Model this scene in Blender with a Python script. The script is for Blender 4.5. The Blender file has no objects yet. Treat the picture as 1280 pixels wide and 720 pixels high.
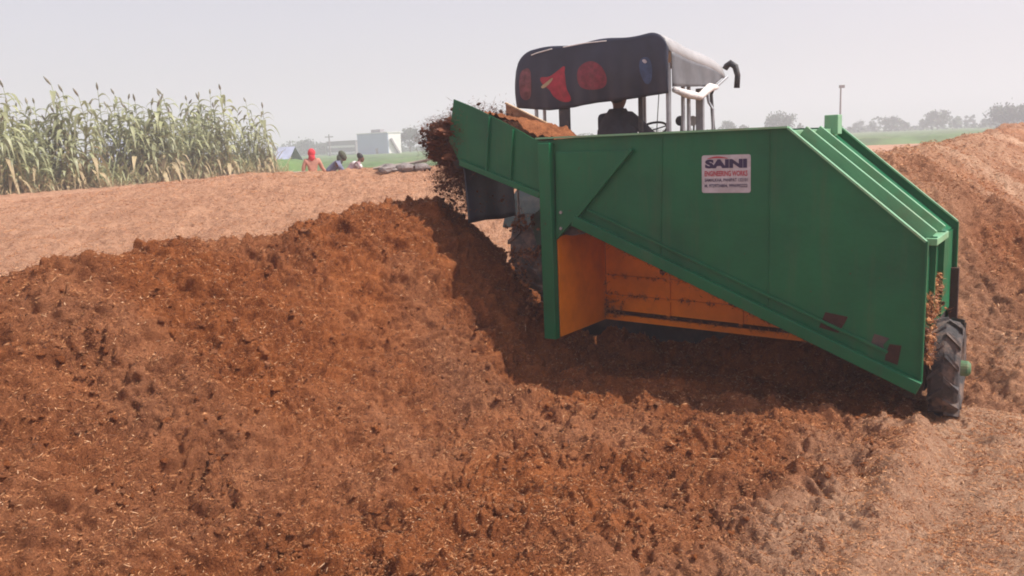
import bpy, bmesh, math, random
import numpy as np
from mathutils import Vector, Matrix

R = math.radians
random.seed(7)
RNG = np.random.default_rng(11)
S = bpy.context.scene
C = S.collection

# ------------------------------------------------------------------ camera
CAM_H, FPX = 2.0, 1100.0
PITCH, ROLL = math.atan(180.8 / FPX), R(2.38)
f0 = Vector((0, math.cos(PITCH), -math.sin(PITCH)))
u0 = Vector((0, math.sin(PITCH), math.cos(PITCH)))
r0 = Vector((1, 0, 0))
cr = r0 * math.cos(ROLL) - u0 * math.sin(ROLL)
cu = u0 * math.cos(ROLL) + r0 * math.sin(ROLL)
cd = bpy.data.cameras.new('camera'); cam = bpy.data.objects.new('camera', cd); C.objects.link(cam)
cd.sensor_width = 36.0; cd.lens = FPX / 1280 * 36.0; cd.clip_start = 0.05; cd.clip_end = 6000
m = Matrix((cr, cu, -f0)).transposed().to_4x4(); m.translation = (0, 0, CAM_H)
cam.matrix_world = m
S.camera = cam
S.render.resolution_x, S.render.resolution_y = 1024, 576

# ------------------------------------------------------------------ light
SUN_EL, SUN_AZ = R(55), R(-11)          # azimuth measured from +X
sdir = Vector((math.cos(SUN_AZ) * math.cos(SUN_EL), math.sin(SUN_AZ) * math.cos(SUN_EL), math.sin(SUN_EL)))
W = bpy.data.worlds.new('World'); S.world = W; W.use_nodes = True
nt = W.node_tree; nt.nodes.clear()
sky = nt.nodes.new('ShaderNodeTexSky'); sky.sky_type = 'NISHITA'; sky.sun_disc = False
sky.sun_elevation = SUN_EL; sky.sun_rotation = math.atan2(sdir.x, sdir.y)
sky.air_density = 1.0; sky.dust_density = 2.5; sky.ozone_density = 1.0; sky.altitude = 0
hs = nt.nodes.new('ShaderNodeHueSaturation'); hs.inputs['Saturation'].default_value = 0.38
hs.inputs['Value'].default_value = 1.0
bg = nt.nodes.new('ShaderNodeBackground'); bg.inputs['Strength'].default_value = 0.107
wo = nt.nodes.new('ShaderNodeOutputWorld')
wb = nt.nodes.new('ShaderNodeMixRGB'); wb.blend_type = 'MULTIPLY'; wb.inputs['Fac'].default_value = 1.0
wb.inputs['Color2'].default_value = (0.97, 0.95, 1.03, 1)      # milky, slightly violet haze of the day
nt.links.new(sky.outputs[0], hs.inputs['Color']); nt.links.new(hs.outputs[0], wb.inputs['Color1']); nt.links.new(wb.outputs[0], bg.inputs['Color'])
nt.links.new(bg.outputs[0], wo.inputs['Surface'])
sl = bpy.data.lights.new('sun', 'SUN'); sl.energy = 4.4; sl.angle = R(0.6); sl.color = (1.0, 0.93, 0.84)
so = bpy.data.objects.new('sun', sl); C.objects.link(so)
so.rotation_euler = sdir.to_track_quat('Z', 'Y').to_euler()
S.view_settings.view_transform = 'Standard'; S.view_settings.look = 'None'
S.view_settings.exposure = 0.48; S.view_settings.gamma = 1.0; S.view_settings.use_curve_mapping = False
S.render.engine = 'CYCLES'
S.cycles.max_bounces = 6; S.cycles.volume_bounces = 1
S.cycles.filter_width = 1.9

# ------------------------------------------------------------------ helpers
def ray(px, py):
    return (f0 * FPX + cr * (px - 640) - cu * (py - 360)).normalized()
def at_y(px, py, Y):
    d = ray(px, py); return Vector((0, 0, CAM_H)) + d * (Y / d.y)
def at_z(px, py, z):
    d = ray(px, py); return Vector((0, 0, CAM_H)) + d * ((z - CAM_H) / d.z)

def tag(o, label=None, cat=None, group=None, kind=None):
    if label: o['label'] = label
    if cat: o['category'] = cat
    if group: o['group'] = group
    if kind: o['kind'] = kind
    return o
def empty(name, loc=(0, 0, 0), rz=0.0):
    o = bpy.data.objects.new(name, None); C.objects.link(o)
    o.location = loc; o.rotation_euler = (0, 0, rz); o.empty_display_size = 0.2
    return o

class MB:
    def __init__(s): s.v = []; s.f = []
    def add(s, vs, fs):
        n = len(s.v); s.v += [tuple(p) for p in vs]; s.f += [tuple(i + n for i in q) for q in fs]; return s
    def box(s, x0, x1, y0, y1, z0, z1):
        vs = [(x, y, z) for x in (x0, x1) for y in (y0, y1) for z in (z0, z1)]
        return s.add(vs, [(0, 1, 3, 2), (4, 6, 7, 5), (0, 4, 5, 1), (2, 3, 7, 6), (0, 2, 6, 4), (1, 5, 7, 3)])
    def prism(s, pts, y0, y1):
        """polygon of (x,z) points extruded along y"""
        n = len(pts)
        vs = [(x, y0, z) for x, z in pts] + [(x, y1, z) for x, z in pts]
        fs = [tuple(range(n)), tuple(range(2 * n - 1, n - 1, -1))]
        fs += [(i, i + n, (i + 1) % n + n, (i + 1) % n) for i in range(n)]
        return s.add(vs, fs)
    def bar(s, a, b, w, h, up=(0, 0, 1)):
        a = Vector(a); b = Vector(b); d = (b - a).normalized(); up = Vector(up)
        sx = d.cross(up)
        if sx.length < 1e-4: sx = d.cross(Vector((1, 0, 0)))
        sx.normalize(); uz = sx.cross(d)
        vs = []
        for p in (a, b):
            for i, j in ((-1, -1), (1, -1), (1, 1), (-1, 1)):
                vs.append(p + sx * (w / 2 * i) + uz * (h / 2 * j))
        return s.add(vs, [(3, 2, 1, 0), (4, 5, 6, 7), (0, 1, 5, 4), (1, 2, 6, 5), (2, 3, 7, 6), (3, 0, 4, 7)])
    def tube(s, pts, rad, n=10, cap=True):
        pts = [Vector(p) for p in pts]; k = len(pts)
        if not hasattr(rad, '__len__'): rad = [rad] * k
        vs = []; ref = Vector((0.31, 0.17, 0.93)).normalized()
        for i, p in enumerate(pts):
            d = (pts[min(i + 1, k - 1)] - pts[max(i - 1, 0)]).normalized()
            a = d.cross(ref)
            if a.length < 0.05: a = d.cross(Vector((1, 0, 0)))
            a.normalize(); b = d.cross(a)
            for j in range(n):
                t = 2 * math.pi * j / n
                vs.append(p + (a * math.cos(t) + b * math.sin(t)) * rad[i])
        fs = [(i * n + j, i * n + (j + 1) % n, (i + 1) * n + (j + 1) % n, (i + 1) * n + j) for i in range(k - 1) for j in range(n)]
        if cap: fs += [tuple(range(n))[::-1], tuple(range((k - 1) * n, k * n))]
        return s.add(vs, fs)
    def lathe_x(s, prof, cx, cy, cz, n=40):
        """profile of (x, r) revolved about an axis parallel to X"""
        k = len(prof); vs = []
        for j in range(n):
            t = 2 * math.pi * j / n
            for x, r in prof: vs.append((cx + x, cy + r * math.cos(t), cz + r * math.sin(t)))
        fs = [(j * k + i, j * k + i + 1, ((j + 1) % n) * k + i + 1, ((j + 1) % n) * k + i) for j in range(n) for i in range(k - 1)]
        return s.add(vs, fs)
    def build(s, name, mat, parent=None, smooth=False, bevel=0.0):
        me = bpy.data.meshes.new(name); me.from_pydata(s.v, [], s.f); me.update()
        if mat: me.materials.append(mat)
        bm = bmesh.new(); bm.from_mesh(me); bmesh.ops.recalc_face_normals(bm, faces=bm.faces); bm.to_mesh(me); bm.free()
        o = bpy.data.objects.new(name, me); C.objects.link(o)
        if parent: o.parent = parent
        if smooth:
            me.polygons.foreach_set('use_smooth', [True] * len(me.polygons))
        if bevel:
            md = o.modifiers.new('bevel', 'BEVEL'); md.width = bevel; md.segments = 2; md.limit_method = 'ANGLE'
        return o

def np_mesh(name, verts, quads, mat, parent=None, smooth=True, attrs=None):
    me = bpy.data.meshes.new(name)
    nv, nf = len(verts), len(quads); k = quads.shape[1]
    me.vertices.add(nv); me.vertices.foreach_set('co', np.ascontiguousarray(verts, dtype=np.float32).ravel())
    me.loops.add(nf * k); me.loops.foreach_set('vertex_index', np.ascontiguousarray(quads, dtype=np.int32).ravel())
    me.polygons.add(nf); me.polygons.foreach_set('loop_start', np.arange(0, nf * k, k, dtype=np.int32))
    me.polygons.foreach_set('use_smooth', np.full(nf, smooth))
    for an, arr in (attrs or {}).items():
        a = me.attributes.new(an, 'FLOAT', 'POINT'); a.data.foreach_set('value', np.ascontiguousarray(arr, dtype=np.float32))
    me.update(calc_edges=True); me.materials.append(mat)
    o = bpy.data.objects.new(name, me); C.objects.link(o)
    if parent: o.parent = parent
    return o

# ---- numpy gradient noise
def _h(ix, iy, s):
    h = (ix.astype(np.int64) * 374761393 + iy.astype(np.int64) * 668265263 + s * 974634777) & 0xffffffff
    h = ((h ^ (h >> 13)) * 1274126177) & 0xffffffff
    h = (h ^ (h >> 16)) & 0xffffffff
    return h.astype(np.float64) / 4294967295.0 * 2 * np.pi
def gn(x, y, s=0):
    ix, iy = np.floor(x), np.floor(y); fx, fy = x - ix, y - iy
    ux = fx ** 3 * (fx * (fx * 6 - 15) + 10); uy = fy ** 3 * (fy * (fy * 6 - 15) + 10)
    def g(a, b):
        t = _h(ix + a, iy + b, s); return np.cos(t) * (fx - a) + np.sin(t) * (fy - b)
    return ((g(0, 0) * (1 - ux) + g(1, 0) * ux) * (1 - uy) + (g(0, 1) * (1 - ux) + g(1, 1) * ux) * uy) * 1.5
def fbm(x, y, sc, octv=3, s=0, gain=0.5):
    t = 0; a = 1.0
    for i in range(octv):
        t = t + a * gn(x / sc * 2 ** i + 17.3 * i, y / sc * 2 ** i - 9.1 * i, s + i); a *= gain
    return t
def billow(x, y, sc, s=0):
    return np.abs(gn(x / sc, y / sc, s))
def sst(a, b, x):
    t = np.clip((x - a) / (b - a), 0, 1); return t * t * (3 - 2 * t)

# ------------------------------------------------------------------ materials
MATS = {}
def N(nt, t, **kw):
    n = nt.nodes.new(t)
    for k, v in kw.items():
        if k in n.inputs.keys(): n.inputs[k].default_value = v
        else: setattr(n, k, v)
    return n
def ramp(nt, stops):
    r = nt.nodes.new('ShaderNodeValToRGB'); e = r.color_ramp.elements
    while len(e) < len(stops): e.new(0.5)
    for i, (p, c) in enumerate(stops):
        e[i].position = p; e[i].color = (*c, 1) if len(c) == 3 else c
    return r
def simple(name, col, rough=0.6, metal=0.0, var=0.25, scale=6.0, bump=0.15, bscale=None, dirt=None, dirt_amt=0.5, spec=0.5, dscale=3.0, trans=0.0):
    """one colour broken by noise, with optional dirt patches and bump"""
    if name in MATS: return MATS[name]
    mt = bpy.data.materials.new(name); mt.use_nodes = True; nt = mt.node_tree
    b = nt.nodes['Principled BSDF']; L = nt.links.new
    tc = N(nt, 'ShaderNodeTexCoord')
    n1 = N(nt, 'ShaderNodeTexNoise', Scale=scale, Detail=6.0, Roughness=0.6); L(tc.outputs['Object'], n1.inputs['Vector'])
    lo = tuple(c * (1 - var) for c in col); hi = tuple(min(1, c * (1 + var)) for c in col)
    r1 = ramp(nt, [(0.3, lo), (0.7, hi)]); L(n1.outputs['Fac'], r1.inputs['Fac'])
    out = r1.outputs['Color']
    if dirt:
        n2 = N(nt, 'ShaderNodeTexNoise', Scale=dscale, Detail=8.0, Roughness=0.7); L(tc.outputs['Object'], n2.inputs['Vector'])
        r2 = ramp(nt, [(0.48, (0, 0, 0)), (0.68, (dirt_amt,) * 3)]); L(n2.outputs['Fac'], r2.inputs['Fac'])
        mx = N(nt, 'ShaderNodeMixRGB'); mx.inputs['Color2'].default_value = (*dirt, 1)
        L(r2.outputs['Color'], mx.inputs['Fac']); L(out, mx.inputs['Color1']); out = mx.outputs['Color']
    L(out, b.inputs['Base Color'])
    b.inputs['Roughness'].default_value = rough; b.inputs['Metallic'].default_value = metal
    b.inputs['Specular IOR Level'].default_value = spec
    if trans:
        b.inputs['Transmission Weight'].default_value = 0
        tr = N(nt, 'ShaderNodeBsdfTranslucent'); L(out, tr.inputs['Color'])
        ms = N(nt, 'ShaderNodeMixShader'); ms.inputs['Fac'].default_value = trans
        L(b.outputs[0], ms.inputs[1]); L(tr.outputs[0], ms.inputs[2]); L(ms.outputs[0], nt.nodes['Material Output'].inputs['Surface'])
    if bump:
        n3 = N(nt, 'ShaderNodeTexNoise', Scale=bscale or scale * 6, Detail=4.0); L(tc.outputs['Object'], n3.inputs['Vector'])
        bp = N(nt, 'ShaderNodeBump', Strength=bump, Distance=0.02); L(n3.outputs['Fac'], bp.inputs['Height']); L(bp.outputs[0], b.inputs['Normal'])
    MATS[name] = mt; return mt

FRESH_D, FRESH_L = (0.125, 0.033, 0.013), (0.560, 0.190, 0.062)
DRY_D, DRY_L = (0.33, 0.150, 0.080), (0.68, 0.435, 0.290)
def bagasse_mat():
    mt = bpy.data.materials.new('bagasse'); mt.use_nodes = True; nt = mt.node_tree; L = nt.links.new
    b = nt.nodes['Principled BSDF']; tc = N(nt, 'ShaderNodeTexCoord')
    geo = tc.outputs['Object']
    at = N(nt, 'ShaderNodeAttribute'); at.attribute_name = 'dry'
    # fine fibres, medium clumps, large patches
    w = N(nt, 'ShaderNodeTexNoise', Scale=3.0, Detail=2.0); L(geo, w.inputs['Vector'])
    fn = N(nt, 'ShaderNodeTexNoise', Scale=48.0, Detail=5.0, Roughness=0.8, Distortion=2.5); L(geo, fn.inputs['Vector'])
    md = N(nt, 'ShaderNodeTexNoise', Scale=9.0, Detail=6.0, Roughness=0.7, Distortion=0.6); L(geo, md.inputs['Vector'])
    lg = N(nt, 'ShaderNodeTexNoise', Scale=1.3, Detail=4.0, Roughness=0.6); L(geo, lg.inputs['Vector'])
    def mth(op, a, bb, **k):
        n = N(nt, 'ShaderNodeMath', operation=op)
        for i, q in enumerate((a, bb)):
            if isinstance(q, (int, float)): n.inputs[i].default_value = q
            else: L(q, n.inputs[i])
        return n.outputs[0]
    s = mth('ADD', mth('MULTIPLY', fn.outputs['Fac'], 0.52), mth('MULTIPLY', md.outputs['Fac'], 0.30))
    s = mth('ADD', s, mth('MULTIPLY', lg.outputs['Fac'], 0.18))
    rf = ramp(nt, [(0.41, FRESH_D), (0.51, tuple((a + c) / 2 for a, c in zip(FRESH_D, FRESH_L))), (0.62, FRESH_L)])
    rd = ramp(nt, [(0.40, DRY_D), (0.58, DRY_L)])
    L(s, rf.inputs['Fac']); L(s, rd.inputs['Fac'])
    mx = N(nt, 'ShaderNodeMixRGB'); L(at.outputs['Fac'], mx.inputs['Fac']); L(rf.outputs[0], mx.inputs['Color1']); L(rd.outputs[0], mx.inputs['Color2'])
    L(mx.outputs[0], b.inputs['Base Color']); b.inputs['Roughness'].default_value = 0.95; b.inputs['Specular IOR Level'].default_value = 0.12
    h = mth('ADD', mth('MULTIPLY', fn.outputs['Fac'], 0.5), mth('MULTIPLY', md.outputs['Fac'], 1.0))
    bp = N(nt, 'ShaderNodeBump', Strength=1.0, Distance=0.05); L(h, bp.inputs['Height']); L(bp.outputs[0], b.inputs['Normal'])
    return mt
M_BAG = bagasse_mat()
def fibre_mat():
    mt = bpy.data.materials.new('cane_fibre'); mt.use_nodes = True; nt = mt.node_tree; L = nt.links.new
    b = nt.nodes['Principled BSDF']; at = N(nt, 'ShaderNodeAttribute'); at.attribute_name = 'tone'
    r = ramp(nt, [(0.0, (0.045, 0.020, 0.014)), (0.16, (0.14, 0.045, 0.020)), (0.45, (0.44, 0.175, 0.065)), (0.85, (0.58, 0.29, 0.13)), (1.0, (0.70, 0.44, 0.26))])
    L(at.outputs['Fac'], r.inputs['Fac']); L(r.outputs[0], b.inputs['Base Color'])
    b.inputs['Roughness'].default_value = 0.7; b.inputs['Specular IOR Level'].default_value = 0.3
    return mt
M_FIB = fibre_mat()
DUST = (0.30, 0.17, 0.10)
def worn_green():
    mt = bpy.data.materials.new('green_paint'); mt.use_nodes = True; nt = mt.node_tree; L = nt.links.new
    b = nt.nodes['Principled BSDF']; tc = N(nt, 'ShaderNodeTexCoord')
    mp = N(nt, 'ShaderNodeMapping'); mp.inputs['Scale'].default_value = (9, 9, 1.1); L(tc.outputs['Object'], mp.inputs['Vector'])
    big = N(nt, 'ShaderNodeTexNoise', Scale=1.3, Detail=5.0, Roughness=0.6); L(tc.outputs['Object'], big.inputs['Vector'])
    stk = N(nt, 'ShaderNodeTexNoise', Scale=1.0, Detail=6.0, Roughness=0.65); L(mp.outputs[0], stk.inputs['Vector'])
    chip = N(nt, 'ShaderNodeTexNoise', Scale=17.0, Detail=7.0, Roughness=0.75); L(tc.outputs['Object'], chip.inputs['Vector'])
    r1 = ramp(nt, [(0.3, (0.004, 0.096, 0.042)), (0.7, (0.008, 0.160, 0.062))]); L(big.outputs['Fac'], r1.inputs['Fac'])
    r2 = ramp(nt, [(0.50, (0, 0, 0)), (0.78, (0.26,) * 3)]); L(stk.outputs['Fac'], r2.inputs['Fac'])
    m1 = N(nt, 'ShaderNodeMixRGB'); m1.inputs['Color2'].default_value = (0.13, 0.115, 0.065, 1); L(r2.outputs[0], m1.inputs['Fac']); L(r1.outputs[0], m1.inputs['Color1'])
    r3 = ramp(nt, [(0.655, (0, 0, 0)), (0.675, (0.85,) * 3)]); L(chip.outputs['Fac'], r3.inputs['Fac'])
    m2 = N(nt, 'ShaderNodeMixRGB'); m2.inputs['Color2'].default_value = (0.085, 0.030, 0.016, 1); L(r3.outputs[0], m2.inputs['Fac']); L(m1.outputs[0], m2.inputs['Color1'])
    L(m2.outputs[0], b.inputs['Base Color']); b.inputs['Specular IOR Level'].default_value = 0.35
    rr_ = ramp(nt, [(0.35, (0.30,) * 3), (0.7, (0.60,) * 3)]); L(stk.outputs['Fac'], rr_.inputs['Fac']); L(rr_.outputs[0], b.inputs['Roughness'])
    bp = N(nt, 'ShaderNodeBump', Strength=0.35, Distance=0.05); L(big.outputs['Fac'], bp.inputs['Height']); L(bp.outputs[0], b.inputs['Normal'])
    return mt
M_GREEN = worn_green()
M_GREEN2 = simple('pale_green', (0.20, 0.44, 0.25), rough=0.4, var=0.12, scale=4, bump=0.05, dirt=DUST, dirt_amt=0.4)  # paler green for top edges, sloping rails and stub
M_ORANGE = simple('orange_paint', (0.88, 0.240, 0.004), rough=0.45, var=0.18, scale=3, bump=0.08, dirt=(0.30, 0.08, 0.02), dirt_amt=0.2, dscale=4)
M_RUST = simple('rusty_steel', (0.045, 0.016, 0.010), rough=0.85, var=0.4, scale=14, bump=0.3)
M_DARK = simple('dark_steel', (0.035, 0.036, 0.042), rough=0.6, var=0.3, dirt=DUST, dirt_amt=0.3)
M_RUBBER = simple('black_rubber', (0.020, 0.022, 0.030), rough=0.75, var=0.25, scale=5, bump=0.2, dirt=(0.05, 0.045, 0.05), dirt_amt=0.5)
M_TYRE = simple('tyre_rubber', (0.055, 0.050, 0.052), rough=0.8, var=0.3, scale=12, bump=0.3, dirt=(0.24, 0.150, 0.105), dirt_amt=0.9, dscale=6)
M_STEEL = simple('galvanised_pipe', (0.36, 0.37, 0.39), rough=0.4, metal=0.6, var=0.2, scale=10)
M_TARP = simple('navy_tarpaulin', (0.024, 0.027, 0.050), rough=0.5, var=0.3, scale=3.0, bump=0.25, bscale=5)
M_TARPG = simple('grey_tarpaulin', (0.20, 0.20, 0.215), rough=0.55, var=0.2, scale=4, bump=0.3, bscale=8, trans=0.3)
M_ROOF = simple('pale_roof_sheet', (0.36, 0.355, 0.36), rough=0.5, var=0.15, scale=4, bump=0.1)
M_WHITE = simple('white_cloth', (0.74, 0.70, 0.68), rough=0.85, var=0.1, scale=20, bump=0.4, bscale=60)
M_TRED = simple('red_print', (0.38, 0.020, 0.042), rough=0.5, var=0.3, scale=14, bump=0)
M_TRED2 = simple('faded_red_print', (0.20, 0.018, 0.035), rough=0.5, var=0.4, scale=18, bump=0)
M_TBLUE = simple('faded_blue_print', (0.035, 0.065, 0.150), rough=0.5, var=0.4, scale=10, bump=0)
M_TPINK = simple('faded_pink_print', (0.18, 0.055, 0.065), rough=0.5, var=0.6, scale=14, bump=0)
M_TYEL = simple('pale_yellow_print', (0.42, 0.33, 0.18), rough=0.5, var=0.3, bump=0)
M_BODY = simple('tractor_paint', (0.05, 0.075, 0.065), rough=0.4, var=0.2, dirt=DUST, dirt_amt=0.4)
M_SKIN = simple('brown_skin', (0.16, 0.075, 0.045), rough=0.6, var=0.12, scale=8, bump=0)
M_HAIR = simple('black_hair', (0.016, 0.014, 0.013), rough=0.6, bump=0.2)
M_GLASS = simple('dark_glass', (0.05, 0.06, 0.07), rough=0.1, bump=0)
M_LAMPG = simple('lamp_lens', (0.6, 0.6, 0.58), rough=0.15, bump=0)
M_WALL_SHADE = simple('shaded_wall', (0.37, 0.45, 0.60), rough=0.8, var=0.06, scale=0.3, bump=0.05)  # shaded faces of the white building, bluish shade put into the colour
M_WALLW = simple('white_wall', (0.84, 0.83, 0.80), rough=0.8, var=0.05, scale=0.4, bump=0.05)
M_SHED = simple('grey_shed', (0.26, 0.24, 0.25), rough=0.8, var=0.15, scale=0.3, bump=0.05)
M_BTARP = simple('blue_tarpaulin', (0.34, 0.37, 0.48), rough=0.5, var=0.2, scale=1.5, bump=0.2, bscale=4)
M_STALK = simple('stalk_green', (0.17, 0.20, 0.07), rough=0.6, var=0.3, scale=3, bump=0)
M_LEAF = simple('sorghum_leaf', (0.35, 0.375, 0.20), rough=0.45, var=0.45, scale=1.1, bump=0, trans=0.3)
M_DLEAF = simple('dry_leaf', (0.46, 0.37, 0.21), rough=0.7, var=0.35, scale=1.5, bump=0, trans=0.25)
M_SEED = simple('seed_head', (0.22, 0.21, 0.15), rough=0.9, var=0.4, scale=20, bump=0.5)
M_TRUNK = simple('bark', (0.10, 0.075, 0.055), rough=0.9, bump=0.4)
M_TLEAF = simple('tree_leaf', (0.050, 0.075, 0.035), rough=0.6, var=0.5, scale=0.7, bump=0)
M_FIELD = simple('green_crop', (0.085, 0.155, 0.040), rough=0.8, var=0.45, scale=0.25, bump=0, dirt=(0.20, 0.21, 0.09), dirt_amt=0.6, dscale=0.08)
M_WOOD = simple('bleached_wood', (0.36, 0.30, 0.25), rough=0.9, var=0.3, bump=0.3)
M_STONE = simple('grey_rubble', (0.22, 0.19, 0.18), rough=0.9, var=0.4, scale=4, bump=0.4)
M_SIGN = simple('sign_white', (0.52, 0.50, 0.54), rough=0.5, var=0.16, scale=9, bump=0, dirt=(0.30, 0.22, 0.18), dirt_amt=.45, dscale=7)
M_NAVY = simple('navy_ink', (0.030, 0.020, 0.075), rough=0.5, bump=0, var=0.1)
M_RINK = simple('red_ink', (0.42, 0.030, 0.055), rough=0.5, bump=0, var=0.1)

# ------------------------------------------------------------------ machine frame (x right along the plate, y away, z up)
O = Vector((2.64, 5.60, 0.0))
XA = Vector((0.827, -0.562, 0)); NA = Vector((0.562, 0.827, 0))
MRZ = math.atan2(XA.y, XA.x)
def W2L(p): q = Vector(p) - O; return Vector((q.dot(XA), q.dot(NA), q.z))
def UP(px, py, d=0.0):
    """photo point -> (x,z) in the machine's plane y=d"""
    r = ray(px, py); o = Vector((0, 0, CAM_H)); k = (d - (o - O).dot(NA)) / r.dot(NA)
    q = W2L(o + r * k); return (q.x, q.z)

# ------------------------------------------------------------------ terrain
TD = (-0.562, -0.827)                      # finished windrow runs back from the discharge point
PD = (0.827, -0.562)
DP = (-0.78, 8.12)
ridge_px = [(-60, 352), (0, 346), (25, 335), (50, 316), (90, 311), (150, 318), (200, 292), (235, 285), (290, 300), (340, 286), (400, 266), (440, 253), (465, 249), (500, 247), (540, 243)]
rs, rh = [], []
for px, py in ridge_px:
    r = ray(px, py); o = Vector((0, 0, CAM_H))
    A = np.array([[r.x, -TD[0]], [r.y, -TD[1]]]); k, s = np.linalg.solve(A, np.array([DP[0], DP[1]]))
    rs.append(s); rh.append(CAM_H + r.z * k)
rs = np.array(rs[::-1]); rh = np.array(rh[::-1])
print('ridge', list(zip(rs.round(2), rh.round(2))))

def local(x, y):
    qx, qy = x - O.x, y - O.y
    return qx * XA.x + qy * XA.y, qx * NA.x + qy * NA.y

def base_h(x, y):
    """level of the ground without the two windrows"""
    P = 1.06 + 0.50 * sst(-13, -5.5, x) * (1 - sst(0.5, 5.0, x)) - 1.02 * sst(0.5, 5.0, x)
    h = P * sst(8.5, 21.0, y + 0.12 * np.minimum(x + 4, 0))
    dip = sst(20.5, 24.5, y) * sst(-10.5, -7.5, x + (-0.19 * (y - 22))) 
    h = h * (1 - 0.72 * dip * (1 - sst(3, 8, x)))
    wl_ = 1 - sst(-13, -8.5, x); far = sst(28 + 20 * wl_, 42 + 28 * wl_, y)
    h = h * (1 - far) + 0.45 * far
    return h
def heap_near(x, y):
    qx, qy = x - DP[0], y - DP[1]
    s = qx * TD[0] + qy * TD[1]; p = qx * PD[0] + qy * PD[1]
    p = p + 0.10 * gn(x / 1.1, y / 1.1, 91)
    hr = np.interp(s, rs, rh)
    end = np.maximum(-(s + 0.05), 0)        # rounded end beyond the discharge point
    rad = np.sqrt(np.where(p > 0, p, p * 0.95) ** 2 + end ** 2 + 0.02) - 0.14
    slope = np.where(p > 0, 1.12 - 0.34 * sst(0.8, 3.2, s), 0.80)
    core = hr - slope * rad
    tail = 0.20 * np.exp(-(np.maximum(rad - 1.3, 0)) / (0.35 + 0.4 * sst(0.8, 3.2, s))) - 0.02 * rad
    h = np.where(core > tail, core, tail)
    k = 0.12; h = np.maximum(core, tail) + k * np.log1p(np.exp(-np.abs(core - tail) / k)) - k * 0.3
    return h * (1 - sst(8, 12, s)) - 0.3 * sst(8, 12, s)
def heap_far(x, y):
    lx, ly = local(x, y)
    tt = lx + 0.95 + 0.15 * gn(x / 2.1, y / 2.1, 77)
    hr = 1.86 + 0.10 * gn(y / 3.0, x * 0 + 3.3, 44) + 0.06 * sst(8, 20, ly) - 0.05
    r = np.abs(tt); core = hr * 1.0 - 0.70 * (np.sqrt(r * r + 0.10) - 0.30)
    tail = 0.25 * np.exp(-np.maximum(r - 2.2, 0) / 0.5) - 0.03
    h = np.maximum(core, tail)
    h = h * sst(0.55, 3.0, ly + 0.25 * gn(x, y, 12)) * (1 - sst(60, 70, ly))
    return h - 0.06 * (1 - sst(0.3, 0.9, ly))
def detail(x, y, r):
    """clods, tufts and pits"""
    fade = 1 / (1 + (r / 16) ** 2)
    wx = x + 0.06 * gn(x / 0.3, y / 0.3, 11); wy = y + 0.06 * gn(x / 0.3, y / 0.3, 12)
    d = 0.050 * fbm(x, y, 0.62, 3, 3) + 0.075 * (billow(wx, wy, 0.27, 21) - 0.33)
    d += fade * (0.075 * (billow(wx, wy, 0.125, 31) - 0.33) + 0.040 * (billow(wx, wy, 0.060, 35) - 0.33) + 0.007 * fbm(x, y, 0.034, 2, 41))
    pit = sst(0.40, 0.80, gn(wx / 0.23, wy / 0.23, 51) + 0.55 * gn(x / 1.1, y / 1.1, 52))
    d -= 0.050 * pit
    return d
def strip(x, y):
    """freshly scraped and thrown ground behind the machine, inside the wheel line"""
    lx, ly = local(x, y)
    return sst(-4.2, -2.8, lx) * (1 - sst(-0.15, 0.02, lx)) * (1 - sst(0.9, 1.4, ly)), lx, ly
def ground_h(x, y):
    r = np.hypot(x, y)
    st, lx, ly = strip(x, y)
    h = base_h(x, y)
    # material thrown up on the near side of the machine's track, with a ragged edge
    edge = -0.02 + 0.13 * gn(lx / 0.5, ly * 0 + 1.7, 61) + 0.05 * gn(lx / 0.14, ly * 0, 62)
    up = (1 - sst(edge - 0.10, edge + 0.12, ly)) * st
    h = h + (0.13 + 0.09 * gn(x / 0.4, y / 0.4, 66)) * up * (1 - 0.75 * sst(0.3, 3.0, -ly))
    # berm left beside the wheel
    bx = lx - 0.02 - 0.05 * gn(ly / 0.6, lx * 0, 63) + 0.10 * np.minimum(ly, 0) * 0.6
    h = h + 0.21 * (1 - .75 * sst(.9, 2.3, -ly)) * np.exp(-(bx / 0.16) ** 2) * (1 - sst(-0.32, -0.08, ly)) * (1.0 + 0.4 * gn(ly / 0.33, lx * 0 + 8, 64))
    # wheel track
    h = h - 0.035 * np.exp(-((lx - 0.30) / 0.13) ** 4) * (1 - sst(0.4, 0.7, ly)) * (1 + 0.3 * np.sin(ly * 38))
    rough = 0.42 + 0.58 * st + 0.45 * sst(8, 18, r)
    rough = rough * (1 - 0.8 * sst(45, 70, r))
    return h + rough * detail(x, y, r)

def polar(r0_, r1_, nr, a0, a1, na, warp=0, rr=None):
    rr = np.exp(np.linspace(math.log(r0_), math.log(r1_), nr)) if rr is None else rr; t = np.linspace(-1, 1, na)
    t = np.sign(t) * ((1 - warp) * np.abs(t) + warp * np.abs(t) ** 3) if warp else t
    aa = (a0 + a1) / 2 + t * (a1 - a0) / 2
    A, RR = np.meshgrid(aa, rr)
    return RR * np.sin(A), RR * np.cos(A)
def grid_quads(nr, na):
    i = np.arange(nr - 1)[:, None] * na + np.arange(na - 1)[None, :]
    return np.stack([i, i + 1, i + na + 1, i + na], -1).reshape(-1, 4)

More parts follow.
